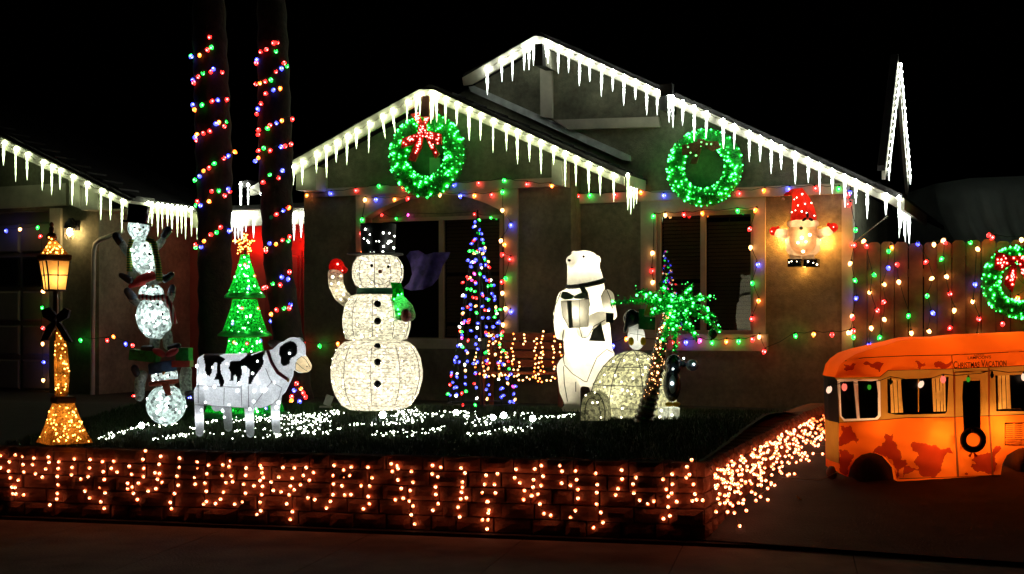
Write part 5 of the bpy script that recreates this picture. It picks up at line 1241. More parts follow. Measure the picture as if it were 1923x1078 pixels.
for (tx, ty), arc_, dy in fr_:
    tip = Q(tx, ty, Yl+dy*1.6); mid = crown.lerp(tip, .5)+Z*(-arc_*k*1.1)
    fp = [crown.lerp(mid, s_).lerp(mid.lerp(tip, s_), s_) for s_ in [q/10 for q in range(11)]]
    b = MB(); b.tube(fp, .006, 4); rbn = b
    for q in range(420):
        s_ = random.uniform(.04, 1); i_ = min(9, int(s_*10)); p = fp[i_].lerp(fp[i_+1], s_*10-i_); d_ = Vector((random.gauss(0, 1), random.gauss(0, 1), random.gauss(-.9, 1))).normalized()*random.uniform(.02, .07)*(1.25-.75*s_); w_ = d_.orthogonal().normalized()*.004
        rbn.add([p-w_, p+w_, p+d_+w_, p+d_-w_], [(0, 1, 2, 3)])
    fo = b.build('frond', tg, lp, fixn=False)
    dots([fp[random.randint(2, 10)]+Vector((random.gauss(0, .02), -.03+random.gauss(0, .015), random.gauss(0, .02))) for q in range(5)], .0095, gdot, fo)
    dots([fp[random.randint(1, 10)]+Vector((random.gauss(0, .03), random.gauss(-.02, .02), random.gauss(0, .03))) for q in range(16)], .0045, gdot2, fo)
for x, y in ((1338, 627),): b = MB(); b.ell(Q(x, y, Yl), (9*k, .05, 10*k), n=12, m=8); b.build('coconut', dgm, lp)

# ------------------------------------------------------------------ GNOME on the wall
k = 14.2/F
def G(x, y, off=.16): return H(x, y, DB-off)
gz_ = lambda l: zs(l, 5.99, 1420, 340)
sg_ = (H(1501, 430, DB-.16)-H(1500, 430, DB-.16)).length
gn = thing('gnome', 'glowing santa gnome with raised red mittens hung on the wall', 'gnome', G(1507, 500), -TH)
RG = RH
def ge(x, y, rx, ry, rd, off=.16, tilt=0): return ('e', G(x, y, off), (rx*sg_, rd, ry*sg_), RG @ Matrix.Rotation(tilt, 3, 'Y'))
redg = sparkle('gnome_red', (.8, .03, .015), .75, .8, 1, 40, bump=.3)
whg = sparkle('gnome_white', (.95, .8, .6), .75, .85, 1, 40, bump=.2)
brd = sparkle('gnome_beard', (.95, .62, .36), .75, .85, 1, 40, bump=.2)
b = shell_mesh([('t', [G(1474, 366), G(1486, 361), G(1498, 362), G(1504, 378), G(1508, 395), G(1509, 410)], [3*sg_, 6*sg_, 13*sg_, 18*sg_, 22*sg_, 25*sg_])], .012, 4)
b.v = [v for v in b.v]; hv = tree_of(b); b.build('hat', redg, gn)
b = MB(); b.ell(G(1471, 374), (.02, .02, .02), n=10, m=8); b.build('pompom', whg, gn)
b = shell_mesh([('t', [G(1484, 421, .24), G(1496, 420, .31), G(1508, 420, .335), G(1520, 420, .31), G(1532, 420, .24)], [6.5*sg_, 7.5*sg_, 7.5*sg_, 7.5*sg_, 6.5*sg_])], .01, 3); b.build('hat_brim', whg, gn)
b = shell_mesh([ge(1508, 466, 33, 19, .12), ge(1508, 440, 31, 24, .11), ge(1508, 454, 34, 24, .12)], .012, 3); gv = tree_of(b); b.build('coat', whg, gn)
b = shell_mesh([ge(1508, 438, 30, 19, .07, .27), ge(1508, 450, 26, 29, .07, .28)], .01, 3); bv = tree_of(b); b.build('beard', brd, gn)
b = MB(); b.ell(G(1504.5, 428.5, .36), (.022, .022, .022), n=10, m=8); b.build('nose', mat('olive_nose', (.12, .13, .04), .5, .2, 20), gn)
b = shell_mesh([('t', [G(1484, 440, .16), G(1462, 438, .2)], [9.5*sg_, 9*sg_])], .01, 3); b.build('arm', whg, gn)
b = shell_mesh([('t', [G(1534, 442, .16), G(1556, 434, .2)], [9.5*sg_, 9*sg_])], .01, 3); b.build('arm', whg, gn)
b = shell_mesh([ge(1453, 434, 8.5, 8.5, .05, .2), ge(1461, 428, 3.5, 4, .03, .2)], .008, 3); b.build('mitten', redg, gn)
b = shell_mesh([ge(1565, 427, 9, 8.5, .05, .2), ge(1556, 422, 3.5, 4, .03, .2)], .008, 3); b.build('mitten', redg, gn)
for x in (1496, 1519):
    b = MB(); b.bbox(G(x-.5, 484, .16), (20*sg_, .12, 12*sg_), RH); b.build('leg', whg, gn)
    b = MB(); b.bbox(G(x-2 if x < 1500 else x+5, 494, .2), (25*sg_, .2, 15*sg_), RH, .3); b.build('boot', blackgloss, gn)
for x, y, o, p_ in ((1508, 452, .29, .6), (1508, 436, .28, .5), (1484, 452, .16, .5), (1532, 452, .16, .5), (1508, 470, .14, .4), (1494, 420, .3, .14), (1522, 420, .3, .14), (1508, 420, .335, .12), (1496, 484, .16, .1), (1519, 484, .16, .1), (1508, 395, .16, .55), (1500, 375, .16, .3), (1465, 438, .2, .3), (1553, 436, .2, .3), (1453, 434, .2, .08), (1565, 427, .2, .08)): lamp('inner_light', G(x, y, o), (1, .66, .34), p_*1.35, .02, gn)
lamp('wall_glow', G(1470, 448, .09), (1, .36, .055), 12, .02, gn); lamp('wall_glow', G(1548, 451, .09), (1, .36, .055), 12, .02, gn); lamp('wall_glow', G(1510, 506, .07), (1, .4, .07), 1.2, .02, gn)
amb = glow('gnome_light', (1, .82, .5), 9)
dots([h for h in [hit(hv, *p) for p in gz_([(518, 147), (457, 185), (430, 207), (550, 257), (620, 247), (470, 275), (442, 330), (402, 350), (513, 342), (570, 360), (655, 390)])] if h], .0085, glow('gnome_hat_light', (1, .75, .6), 9), gn)
dots([h for h in [hit(bv, *p) for p in gz_([(513, 637), (603, 605), (470, 693), (560, 683), (528, 793)])] if h], .016, amb, gn)
dots([G(*p, .3) for p in gz_([(398, 903), (458, 905), (370, 915), (585, 905), (643, 920), (685, 940)])], .009, amb, gn)
dots([G(*gz_([(175, 567)])[0], .26), G(*gz_([(870, 517)])[0], .26)], .010, rdot, gn)
for x, y, a_ in ((512, 412, -.6), (518, 404, 1.5), (524, 412, .5)): b = MB(); b.ell(G(1000+x-1.5, y, .385), (5*sg_, .01, 2.6*sg_), RH @ Matrix.Rotation(a_, 3, 'Y'), 8, 6); b.build('holly_leaf', black, gn)

# ------------------------------------------------------------------ LAMP POST DECORATION
Yo = 10.55; k = Yo/F
def O(x, y, dy=0): return Q(x, y, Yo+dy)
lpst = thing('lamp_post', 'ornate amber glowing lamp post decoration with a dark bow', 'lamp post', on_lawn(115, 832), 0)
amm = sparkle('amber_mesh', (.8, .36, .06), .8, .3, 1, 60)
RL = Matrix.Rotation(R(38), 3, 'Z')
def sq(cx_, half, y, dy=0): # square ring turned by RL
    c = O(cx_, y, dy); c.z = CZ+(HY-y)*k
    return [c+RL @ Vector((sx*half*k, sy*half*k, 0)) for sx, sy in ((-1, -1), (1, -1), (1, 1), (-1, 1))]
def loft(rings, name, m, cap=True, root=lpst):
    b = MB(); n = 4; vs = [p for r in rings for p in r]; fs = [(i_*n+q, i_*n+(q+1) % n, (i_+1)*n+(q+1) % n, (i_+1)*n+q) for i_ in range(len(rings)-1) for q in range(n)]
    if cap: fs += [(3, 2, 1, 0), tuple((len(rings)-1)*n+q for q in range(n))]
    b.add(vs, fs); bv = tree_of(b); return b.build(name, m, root), bv
swirl = amm.copy(); swirl.name = 'amber_swirl'
base, bbv2 = loft([sq(121, 40, 831), sq(121, 33, 815), sq(120, 26, 795), sq(119, 20, 772), sq(119, 15.5, 757)], 'base', amm)
# swirls as thin wire spirals on the two visible faces
wv = MB()
for q in range(26):
    x, y = random.uniform(85, 165), random.uniform(765, 825); pts_ = []
    s0_ = random.choice((-1, 1)); a0_ = random.uniform(0, 6)
    for i_ in range(12):
        r_ = 1.2+i_*.42; an = a0_+s0_*i_*.55; h = hit(bbv2, x+r_*math.cos(an), y+r_*math.sin(an), .003)
        if h and (not pts_ or (h-pts_[-1]).length < .05): pts_.append(h)
    if len(pts_) > 4: wv.tube(pts_, .0028, 4)
wv.build('swirl', mat('swirl_glitter', (.9, .6, .25), .35, .3, 40), base, kind='stuff')
goldw = mat('bronze', (.12, .06, .025), .4, .2, 20, metal=.5)
loft([sq(119, 17, 757), sq(119, 18, 754), sq(119, 18, 748), sq(119, 16, 744)], 'collar', goldw)
col_, cv2 = loft([sq(115, 9, 743), sq(116, 10.5, 715), sq(116, 11, 690), sq(114, 9, 650), sq(110, 6, 615), sq(107, 2.5, 600)], 'column', amm)
wv = MB()
for y in (615, 643, 672, 700, 727): h = [sq(116 if y > 650 else 112, {615: 6.2, 643: 8.7, 672: 10.5, 700: 11.2, 727: 10.3}[y], y)]; wv.tube(h[0]+[h[0][0]], .002, 4)
wv.build('frame_wire', wireb, col_)
b = MB(); b.tube([O(107, 640), O(105, 590), O(104, 546)], [4.5*k, 4.5*k, 4.5*k], 10); b.build('pole', mat('copper_pole', (.3, .13, .05), .35, .3, 20, metal=.3), lpst)
lan, lv = loft([sq(103, 15.5, 545), sq(103, 18, 520), sq(102, 21.5, 491)], 'lantern', sparkle('lantern_glass', (1, .62, .22), .85, .8, 1, 15, bump=.1))
fr2 = MB()
A_, B_ = sq(103, 15.9, 545), sq(102, 22, 491); Mm = sq(103, 18.6, 517)
for i_ in range(4):
    fr2.tube([A_[i_], Mm[i_], B_[i_]], .007, 4); j = (i_+1) % 4
    fr2.tube([A_[i_], A_[j]], .006, 4); fr2.tube([Mm[i_], Mm[j]], .005, 4); fr2.tube([A_[i_].lerp(A_[j], .5), B_[i_].lerp(B_[j], .5)], .005, 4)
fr2.build('lantern_frame', black, lan)
loft([sq(103, 15, 547), sq(103, 16.5, 545)], 'lantern_base', goldw)
loft([sq(102, 22.5, 490), sq(102, 24.5, 486), sq(102, 24.5, 480), sq(102, 22, 478)], 'lantern_rim', mat('amber_band', (.3, .12, .03), .4, .3, 30, .5, 60))
rf, rv = loft([sq(102, 20, 477), sq(101, 15, 470), sq(100, 9, 460), sq(99, 6.5, 453)], 'lantern_roof', amm)
b = MB(); b.ell(O(97, 445), (10*k, 9*k, 8.5*k), n=14, m=10); b.ell(O(97, 432), (5*k, 5*k, 8*k), n=12, m=8); b.ell(O(97, 422), (4*k, 4*k, 5*k), n=10, m=8); b.build('finial', mat('copper_gloss', (.35, .12, .04), .2, .4, 20, metal=.6), lpst)
ad = glow('amber_minilight', (1, .42, .07), 12)
for bv_, o_, (xa, xb, ya, yb), n__ in ((bbv2, base, (72, 175, 760, 829), 70), (cv2, col_, (98, 132, 612, 742), 34), (rv, rf, (80, 126, 455, 477), 26)):
    dots([h for h in [hit(bv_, random.uniform(xa, xb), random.uniform(ya, yb), .004) for q in range(n__*2)] if h][:n__], .0062, ad, o_)
for x, y, p_ in ((121, 810, .9), (120, 780, .6), (116, 715, .22), (115, 680, .2), (112, 640, .12), (103, 520, 1.5), (101, 467, .4)): lamp('inner_light', O(x, y), (1, .66, .3), p_, .02, lpst)
dots([O(97, 449, -10*k), O(92, 446, -9*k)], .006, ad, lpst)
bowm = mat('dark_bow', (.025, .004, .006), .8, .3, 20)
for pl_ in ([(105, 592), (92, 577), (78, 581), (80, 595), (98, 606)], [(106, 592), (120, 578), (130, 583), (126, 597), (108, 606)], [(103, 600), (88, 612), (76, 640), (90, 638), (104, 612)], [(107, 600), (118, 615), (134, 642), (121, 640), (106, 612)]): slab(pl_, -.1, .05, bowm, 'bow_loop', lpst, Yo)
# ------------------------------------------------------------------ CONE TREE OF BULBS
Ym = 12.9; k = Ym/F
mt_ = thing('cone_tree', 'tall cone tree made of coloured bulbs on strings around a pole', 'light tree', on_lawn(906, 758), 0)
apex = Q(897, 398, Ym); cb_ = Q(906, 757, Ym)
ns = 16
for q in range(ns):
    an = 2*math.pi*q/ns+.2; e = cb_+Vector((math.cos(an)*66*k, math.sin(an)*66*k, 0)); m_ = 12
    MB().tube([apex.lerp(e, s_/6) for s_ in range(7)], .003, 3).build('strand', cordm, mt_)
    for i_ in range(m_+1):
        t_ = (i_+random.uniform(.1, .9))/(m_+1); t_ = t_**.8
        if t_ < .12 and q % 2: continue
        p = apex.lerp(e, t_)+Vector((random.gauss(0, .008), random.gauss(0, .008), 0))
        inst('bulb', bulb_mesh(random.choice('bbbbbbggrrwwpc'), .0125, .038, False, 10, 6), Matrix.Translation(p) @ rnd_tilt(1.4), mt_)
b = MB(); b.tube([cb_-Z*.05, apex+Z*.02], .009, 6); b.tube([cb_+Vector((math.cos(q*.2618)*66*k, math.sin(q*.2618)*66*k, 0)) for q in range(25)], .005, 4, False); b.build('pole', wireb, mt_)

# ------------------------------------------------------------------ BENCH with orange lights
Yn = 14.8; k = Yn/F
def B_(x, y, dy=0): return Q(x, y, Yn+dy)
bn = thing('wooden_bench', 'reddish wooden bench against the wall draped with orange lights', 'bench', B_(985, 760), 0)
bw = mat('bench_wood', (.22, .07, .035), .7, .3, 6, .4, 40)
RB = Matrix.Rotation(-.25, 3, 'Z'); bc = B_(985, 700); 
def bpnt(u_, d_, z): v = bc+RB @ Vector((u_, d_, 0)); v.z = z; return v
for i_ in range(5):
    b = MB(); b.box(bpnt(0, -.16+i_*.085, .42), (.98, .07, .022), RB); b.build('seat_slat', bw, bn)
for i_ in range(4):
    b = MB(); b.box(bpnt(0, .24+i_*.012, .52+i_*.105), (.98, .02, .085), RB); b.build('back_slat', bw, bn)
for u_ in (-.46, .46):
    for d_ in (-.16, .22): b = MB(); b.box(bpnt(u_, d_, .2 if d_ < 0 else .45), (.05, .05, .42 if d_ < 0 else .92), RB); b.build('leg', bw, bn)
    b = MB(); b.box(bpnt(u_, .0, .6), (.06, .44, .03), RB); b.build('armrest', bw, bn)
    b = MB(); b.box(bpnt(u_, -.17, .5), (.04, .04, .18), RB); b.build('arm_support', bw, bn)
bs_ = thing('icicle_light_string', 'orange fairy light drops hanging over the wooden bench', 'string lights', B_(985, 626, -.2), 0)
dr = zs([(230, 645, 830), (262, 650, 690), (290, 645, 850), (350, 648, 830), (378, 790, 860), (495, 635, 835), (480, 740, 850), (550, 660, 835), (585, 700, 765), (410, 650, 700), (460, 670, 870), (205, 790, 860), (165, 740, 830)], 1, 0, 0)
pts = []; cps = []
for x, y0, y1 in dr:
    X0 = 830+x/2.63; yy = 380+y0/2.63; cp = []
    while yy < 380+y1/2.63:
        p = B_(X0+random.uniform(-2.5, 2.5), yy, -.26+random.uniform(-.03, .03)); cp.append(p); pts.append(p); yy += random.uniform(4.5, 10)
    if len(cp) > 1: cps.append(cp)
for x in range(900, 1050, 6): pts.append(B_(x+random.uniform(-3, 3), 704+random.uniform(-5, 5)+(8 if 975 < x < 1045 else 0), -.3))
om = bulb_mesh('o', .0105, .022, False, 15, 6); om2 = bulb_mesh('w', .0105, .022, False, 13, 6)
for p in pts: inst('bulb', random.choice((om2, om2, om)), Matrix.Translation(p) @ rnd_tilt(1.2), bs_)
b = MB()
for cp in cps: b.tube(cp, .0025, 3)
b.tube([B_(x, 625+2*math.sin(x*.1), -.24) for x in range(905, 1055, 8)], .0025, 3); b.build('cord', mat('copper_wire', (.25, .14, .07), .5, 0), bs_, kind='stuff')

# ------------------------------------------------------------------ RETAINING WALL of blocks
rw = thing('retaining_wall', 'low wall of rough brown blocks holding the raised lawn', 'wall', WL(0, DW, PZ), -PH)
nb = 0; bmeshes = {}
def block_mesh(L_):
    L_ = round(L_, 2)
    key = (L_, random.randint(0, 2))
    if key in bmeshes: return bmeshes[key]
    b = MB(); X_, H_ = L_/2-.004, .0535; vs = []
    nx_, nz_ = 4, 3; e = .012
    for j in range(nz_+1):
        for i_ in range(nx_+1):
            x = -X_+2*X_*i_/nx_; z = -H_+2*H_*j/nz_; edge = i_ in (0, nx_) or j in (0, nz_)
            vs.append((x, (.0 if edge else -.014-random.uniform(0, .012)), z))
    fs = [(j*5+i_, j*5+i_+1, (j+1)*5+i_+1, (j+1)*5+i_) for j in range(nz_) for i_ in range(nx_)]
    o = len(vs); vs += [(-X_, .2, -H_), (X_, .2, -H_), (X_, .2, H_), (-X_, .2, H_)]
    fs += [(0, 1, 2, 3, 4, o+1, o), (4, 9, 14, 19, o+2, o+1), (19, 18, 17, 16, 15, o+3, o+2), (15, 10, 5, 0, o, o+3)]
    b.add(vs, fs); ob = b.build('brick', brickm); me = ob.data; bpy.data.objects.remove(ob); bmeshes[key] = me; return me
s_end = CORN.dot(UW); courses = 5; chh = .117
rest = []
for r_ in range(courses):
    z = -.035-.06-chh*r_+.002; s = s_end-(.0 if r_ % 2 else .1)
    while s > -6.7:
        L_ = random.choice((.16, .2, .26, .26, .3)); 
        M = Matrix.Translation(WL(s-L_/2, DW+random.uniform(-.028, .02), z)) @ RW.to_4x4()
        inst('brick', block_mesh(L_), M, rw); nb += 1; s -= L_+.004
# core and the return along the driveway
b = MB(); b.box(WL(s_end/2-7, DW+.23, -.36), (s_end+14, .05, .6), RW); b.box(WL(s_end-.2, DW+.1, -.36), (.02, .2, .6), RW); b.build('core', soil, rw)
for r_ in range(courses):
    t = .02
    while t < 5.3:
        L_ = random.choice((.16, .2, .26, .3)); z = -.035-.06-chh*r_+.002+max(0, min(.12, t*.03)); pc = CORN+N*(t+L_/2)
        if z+.06 > drive_z(pc.y):
            M = Matrix.Translation(Vector((pc.x, pc.y, z))) @ Matrix.Rotation(math.atan2(N.y, N.x), 4, 'Z') @ Matrix.Translation((0, random.uniform(-.01, .01), 0))
            inst('brick', block_mesh(L_), M, rw); nb += 1
        t += L_+.004
b = MB(); pa, pb = CORN-U*.22, CORN+N*5.4-U*.22
b.prism([pa-Z*.66, pb-Z*.66, pb+Z*.08, pa-Z*.04], [v-U*.05 for v in (pa-Z*.66, pb-Z*.66, pb+Z*.08, pa-Z*.04)]); b.build('core', soil, rw)
print('bricks', nb)
# left part outside the detailed run
b = MB()
# dark soil strip at the foot
b = MB(); b.box(WL(-2, DW-.045, PZ+.0), (s_end*2+16, .085, .05), RW); b.build('soil_strip', soil, kind='structure')

# orange icicle lights on the wall: drops traced bulb by bulb
z7 = [[(3, 178), (2, 252)], [(57, 215), (52, 272), (62, 312), (72, 368), (78, 408)], [(92, 175)], [(110, 325), (90, 370), (96, 410), (142, 415)], [(137, 183), (138, 233), (143, 277)], [(203, 194), (196, 232), (213, 287), (255, 308)], [(291, 187), (295, 218), (275, 258)], [(354, 215), (350, 257), (345, 303), (350, 354), (345, 406), (342, 440), (300, 474)], [(447, 198), (434, 250), (430, 293)], [(542, 202), (538, 252), (530, 305), (487, 320), (500, 340), (512, 392), (540, 433)], [(617, 215), (622, 275), (628, 322), (603, 368), (632, 402), (606, 457), (627, 495)], [(684, 213), (670, 255), (705, 277)], [(875, 150), (860, 202), (865, 255), (862, 305), (833, 345), (795, 368), (768, 378)], [(778, 243), (792, 290), (768, 345), (802, 405), (827, 443)], [(967, 183), (958, 230), (933, 282), (960, 287), (948, 320), (975, 340), (938, 378), (892, 391)], [(1080, 194), (1080, 250), (1065, 303), (1072, 356), (1050, 407), (1025, 460), (1032, 498)], [(1187, 215), (1190, 258), (1172, 308), (1175, 350)], [(1255, 235), (1245, 288), (1233, 345), (1242, 393), (1243, 455), (1226, 470)], [(1388, 210), (1378, 245), (1392, 300), (1400, 335), (1360, 342), (1345, 398), (1327, 440), (1297, 467)], [(1341, 235), (1338, 297)], [(1482, 253), (1478, 298), (1467, 350), (1477, 405), (1460, 457), (1412, 470)], [(1566, 238), (1575, 255), (1577, 283), (1585, 310), (1565, 328), (1528, 360)], [(1580, 363), (1575, 413), (1565, 460), (1570, 510), (1547, 534)], [(1703, 250), (1678, 307), (1632, 337), (1645, 387), (1691, 396)], [(1772, 252), (1758, 313), (1748, 363), (1740, 415), (1725, 468), (1760, 515), (1747, 562)], [(1843, 250), (1825, 298), (1808, 353), (1770, 385)], [(1887, 280), (1862, 327), (1842, 378), (1853, 433), (1894, 443)]]
z3 = [[(132, 163), (123, 255), (125, 332), (122, 427), (98, 487), (62, 548)], [(218, 205), (226, 275), (203, 347), (227, 432), (284, 428)], [(287, 178), (274, 256), (352, 291), (376, 347)], [(437, 180), (474, 275), (453, 350), (440, 445), (450, 510), (396, 557)], [(648, 150), (700, 168), (708, 192), (657, 217)], [(708, 295), (738, 373), (755, 460), (684, 475)], [(830, 217), (845, 315), (818, 390), (810, 485), (845, 530), (828, 610), (860, 692)], [(1020, 165), (1018, 240)], [(1095, 180), (1070, 268), (1048, 358), (1050, 425), (1070, 510), (1024, 568)], [(1278, 187), (1313, 232), (1290, 315), (1290, 362), (1283, 405), (1275, 467), (1325, 458), (1250, 540), (1266, 628)], [(1503, 253), (1492, 335), (1470, 410), (1513, 492), (1528, 567), (1524, 592), (1520, 655), (1470, 655), (1513, 737)], [(1607, 240), (1580, 335), (1588, 413), (1520, 490)], [(1775, 198), (1762, 277), (1810, 320), (1850, 392)], [(1913, 437), (1842, 472)]]
z4 = [[(232, 175), (222, 262), (218, 320), (208, 388), (142, 420)], [(285, 147), (298, 232), (283, 307), (257, 377), (273, 455), (305, 532), (360, 547)], [(433, 147), (450, 192), (447, 288), (518, 305)], [(558, 190), (568, 262), (578, 340), (578, 410), (558, 508), (519, 560)], [(720, 210), (733, 300), (729, 365), (728, 457), (763, 523), (778, 603), (703, 645)], [(929, 183), (932, 255), (900, 332), (880, 382)], [(1043, 243), (1021, 296), (1026, 367), (1075, 425), (1138, 453), (1188, 433)], [(1335, 215), (1336, 295), (1330, 370), (1303, 395), (1370, 437)], [(1262, 257), (1288, 337)], [(1303, 478), (1315, 550), (1265, 573)], [(1491, 102), (1453, 158), (1473, 220), (1448, 243), (1505, 297), (1517, 375), (1495, 430)], [(1530, 420), (1580, 425)]]
drops = [zs(d, 3.205, 0, 800) for d in z7]+[zs(d, 4.8075, 600, 840) for d in z3]+[zs(d, 4.273, 950, 840) for d in z4]
ob_ = bulb_mesh('w', .0125, .024, False, 26, 6)
amw = glow('amber_fairy', (1, .13, .032), 6.5); amc = glow('amber_fairy_core', (1, .5, .28), 9)
b = MB(); b.ell((0, 0, 0), (.0122, .0122, .0145), n=8, m=6); b.mi = [1 if (q // 8) in (2, 3) and q % 2 else 0 for q in range(len(b.f))]; o_ = b.build('bulb', [amw, amc]); ambulb = o_.data; bpy.data.objects.remove(o_)  # orange body imitates a halo, alternate pale facets its bright core
wirec = mat('copper_wire', (0, 0, 0))
segs = ((0, 330, 'orange icicle lights on the left stretch of the block wall, below the lamp post'), (330, 660, 'orange icicle lights on the block wall below the cow'), (660, 990, 'orange icicle lights on the block wall below the big snowman'), (990, 1340, 'orange icicle lights on the block wall below the bear and igloo'))
for x0, x1, lab in segs:
    t = thing('icicle_light_string', lab, 'string lights', WP((x0+x1)/2, 860, .03), -PH, 'orange lights draped over the block wall'); b = MB()
    for d in drops:
        if not (x0 <= d[0][0] < x1): continue
        pp = [WP(x, y, .03+random.uniform(-.006, .012)) for x, y in d]
        for p in pp: inst('bulb', ambulb, Matrix.Translation(p) @ rnd_tilt(1), t)
        tp_ = WP(d[0][0]+random.uniform(-5, 5), 851+d[0][0]*.011-2, .03)
        cp = [tp_]+pp; out = [cp[0]]
        for a_, c_ in zip(cp[:-1], cp[1:]): out += [(a_+c_)/2+UW*random.uniform(-.008, .008), c_]
        b.tube(out, .0022, 3)
    b.tube([WP(x, 850+x*.012+4*math.sin(x*.04), .03) for x in range(x0, x1+1, 12)], .0018, 3)
    b.build('cord', wirec, t, kind='stuff')
# the dense run on the return wall by the driveway
t = thing('icicle_light_string', 'thick tangle of orange icicle lights on the wall along the driveway', 'string lights', CORN+N*2, 0, 'orange lights draped over the block wall')
rp_ = []; b = MB(); tt = .0
while tt < 5.25:
    base = CORN+N*tt+U*.04; zt0 = -.03+max(0, min(.12, tt*.03)); zb = drive_z(base.y)+.02; n_ = random.choice((2, 3, 4, 5, 6)); z = zt0-.03; cp = [base+Z*(zt0+.01)-U*.06]; off = 0
    for q in range(n_):
        z -= random.uniform(.045, .11); off += random.uniform(-.02, .05)
        if z < zb: z = zb; off += .05
        p = Vector((base.x, base.y, 0))+U*(off+.02)+N*random.uniform(-.04, .04); p.z = z; cp.append(p); rp_.append(p)
    b.tube(cp, .0018, 3); tt += random.uniform(.034, .075)
b.build('cord', wirec, t, kind='stuff')
rp_.sort(key=lambda p: p.y)
for p in rp_[:290]: inst('bulb', ambulb, Matrix.Translation(p) @ rnd_tilt(1), t)
dots(rp_[290:], .0105, amw, t)
fl_ = thing('leaf', 'single yellowish leaf lying on the dark driveway by the wall', 'leaf', (0, 0, 0), 0)
lx = EYE+ray(1503, 890)*10.6; fl_.location = (lx.x, lx.y, drive_z(lx.y)+.01); WM[fl_.name] = Matrix.Translation(fl_.location)
b = MB(); c_ = Vector(fl_.location); b.add([c_+Vector((0, -.05, .02)), c_+Vector((.04, 0, .005)), c_+Vector((0, .05, .02)), c_+Vector((-.04, 0, .05)), c_+Vector((0, 0, -.002))], [(0, 1, 4), (1, 2, 4), (2, 3, 4), (3, 0, 4)]); b.build('blade', mat('dry_leaf', (.3, .28, .05), .7, .2, 30), fl_)

# ------------------------------------------------------------------ NET LIGHTS on the lawn
nw = glow('net_minilight', (.93, 1, .8), 11)
def netstring(lab, streaks, r=.0078):
    pts = []; b = MB(); first = None
    for x0, y0, x1, y1, n_, jx, jy in streaks:
        cp = []
        for q in range(n_):
            f_ = (q+random.random())/n_; x = x0+(x1-x0)*f_+random.gauss(0, jx); y = y0+(y1-y0)*f_+random.gauss(0, jy); p = on_lawn(x, y)+Z*random.uniform(.028, .05); pts.append(p); cp.append((x, p))
        cp.sort(key=lambda c_: c_[0]); b.tube([c_[1] for c_ in cp], .0018, 3)
    t = thing('net_light', lab, 'net lights', pts[0], 0, 'white net lights spread on the lawn')
    pts = [p for p in pts if random.random() < .72]; big = pts[::5]; sml = [p for i_, p in enumerate(pts) if i_ % 5]
    dots(big, r*1.15, nw, t); dots(sml, r*.62, nw, t); b.build('cord', cordm, t, kind='stuff')
a_ = zs([(40, 310, 0), (210, 300, 0)], 4.273, 170, 760)
netstring('white net lights on the lawn from the lamp post to the cow', [(180, 833, 215, 827, 14, 2, 2), (200, 825, 262, 810, 22, 3, 1.5), (262, 808, 335, 803, 26, 3, 1.2), (285, 833, 345, 825, 22, 3, 1.5), (340, 826, 420, 820, 24, 3, 1.5), (380, 802, 410, 800, 12, 4, 2), (352, 810, 372, 815, 6, 3, 1)])
netstring('white net lights on the lawn around the legs of the cow', [(430, 797, 470, 795, 24, 5, 2.5), (430, 816, 560, 812, 20, 6, 1.5), (478, 796, 510, 793, 20, 6, 3), (530, 790, 560, 800, 40, 6, 5), (490, 828, 590, 818, 34, 8, 2), (535, 812, 600, 800, 40, 8, 5), (440, 829, 480, 830, 8, 4, 1)])
netstring('white net lights on the lawn left of the brightest spotlight', [(575, 795, 640, 780, 55, 7, 4), (580, 812, 620, 800, 26, 7, 4), (580, 825, 650, 812, 20, 5, 2), (660, 806, 705, 804, 14, 4, 1), (545, 792, 600, 788, 26, 5, 4)])
netstring('white net lights on the lawn right of the brightest spotlight', [(735, 782, 790, 785, 70, 8, 5), (715, 803, 790, 796, 46, 8, 2.5), (795, 786, 880, 781, 44, 8, 2), (705, 826, 760, 818, 26, 6, 2), (760, 824, 840, 810, 30, 5, 2)])
netstring('white net lights on the lawn between the spotlights and the bear', [(868, 790, 925, 792, 30, 7, 4), (870, 803, 930, 800, 24, 6, 3), (915, 818, 970, 814, 20, 5, 2), (940, 788, 1010, 788, 22, 6, 3), (1010, 793, 1080, 787, 26, 4, 1.5), (865, 826, 915, 822, 14, 5, 1), (970, 814, 1000, 811, 8, 3, 1)])
# spotlights
spotm = glow('spot_led', (.9, .95, 1), 70)
for lab, x, y, s_ in (('brightest small spotlight, in front of the big snowman', 719, 786, 1.0), ('small bright spotlight on the lawn nearest the bear', 1000, 793, .9), ('small bright spotlight on the lawn, fourth from the left', 946, 787, .9), ('small bright spotlight just left of its close neighbour near the bear', 926, 791, .8), ('small bright spotlight in front of the cone tree', 857, 781, .75), ('small bright spotlight in front of the snowman tower', 267, 806, .85)):
    p = on_lawn(x, y+2); t = thing('spotlight', lab, 'spotlight', p, 0, 'small spotlights on the lawn')
    b = MB(); b.tube([p-Z*.02, p+Z*.03], .006, 5); b.build('stake', black, t)
    b = MB(); b.lathe(p+Z*.045, [(.024*s_, .03), (.034*s_, -.02), (.03*s_, -.022)], 12, Matrix.Rotation(R(-80), 3, 'X')); b.build('housing', black, t)
    b = MB(); b.ell(p+Z*.045-Vector((0, .026, 0)), (.031*s_, .014*s_, .031*s_), n=12, m=8); b.build('lens', spotm, t)

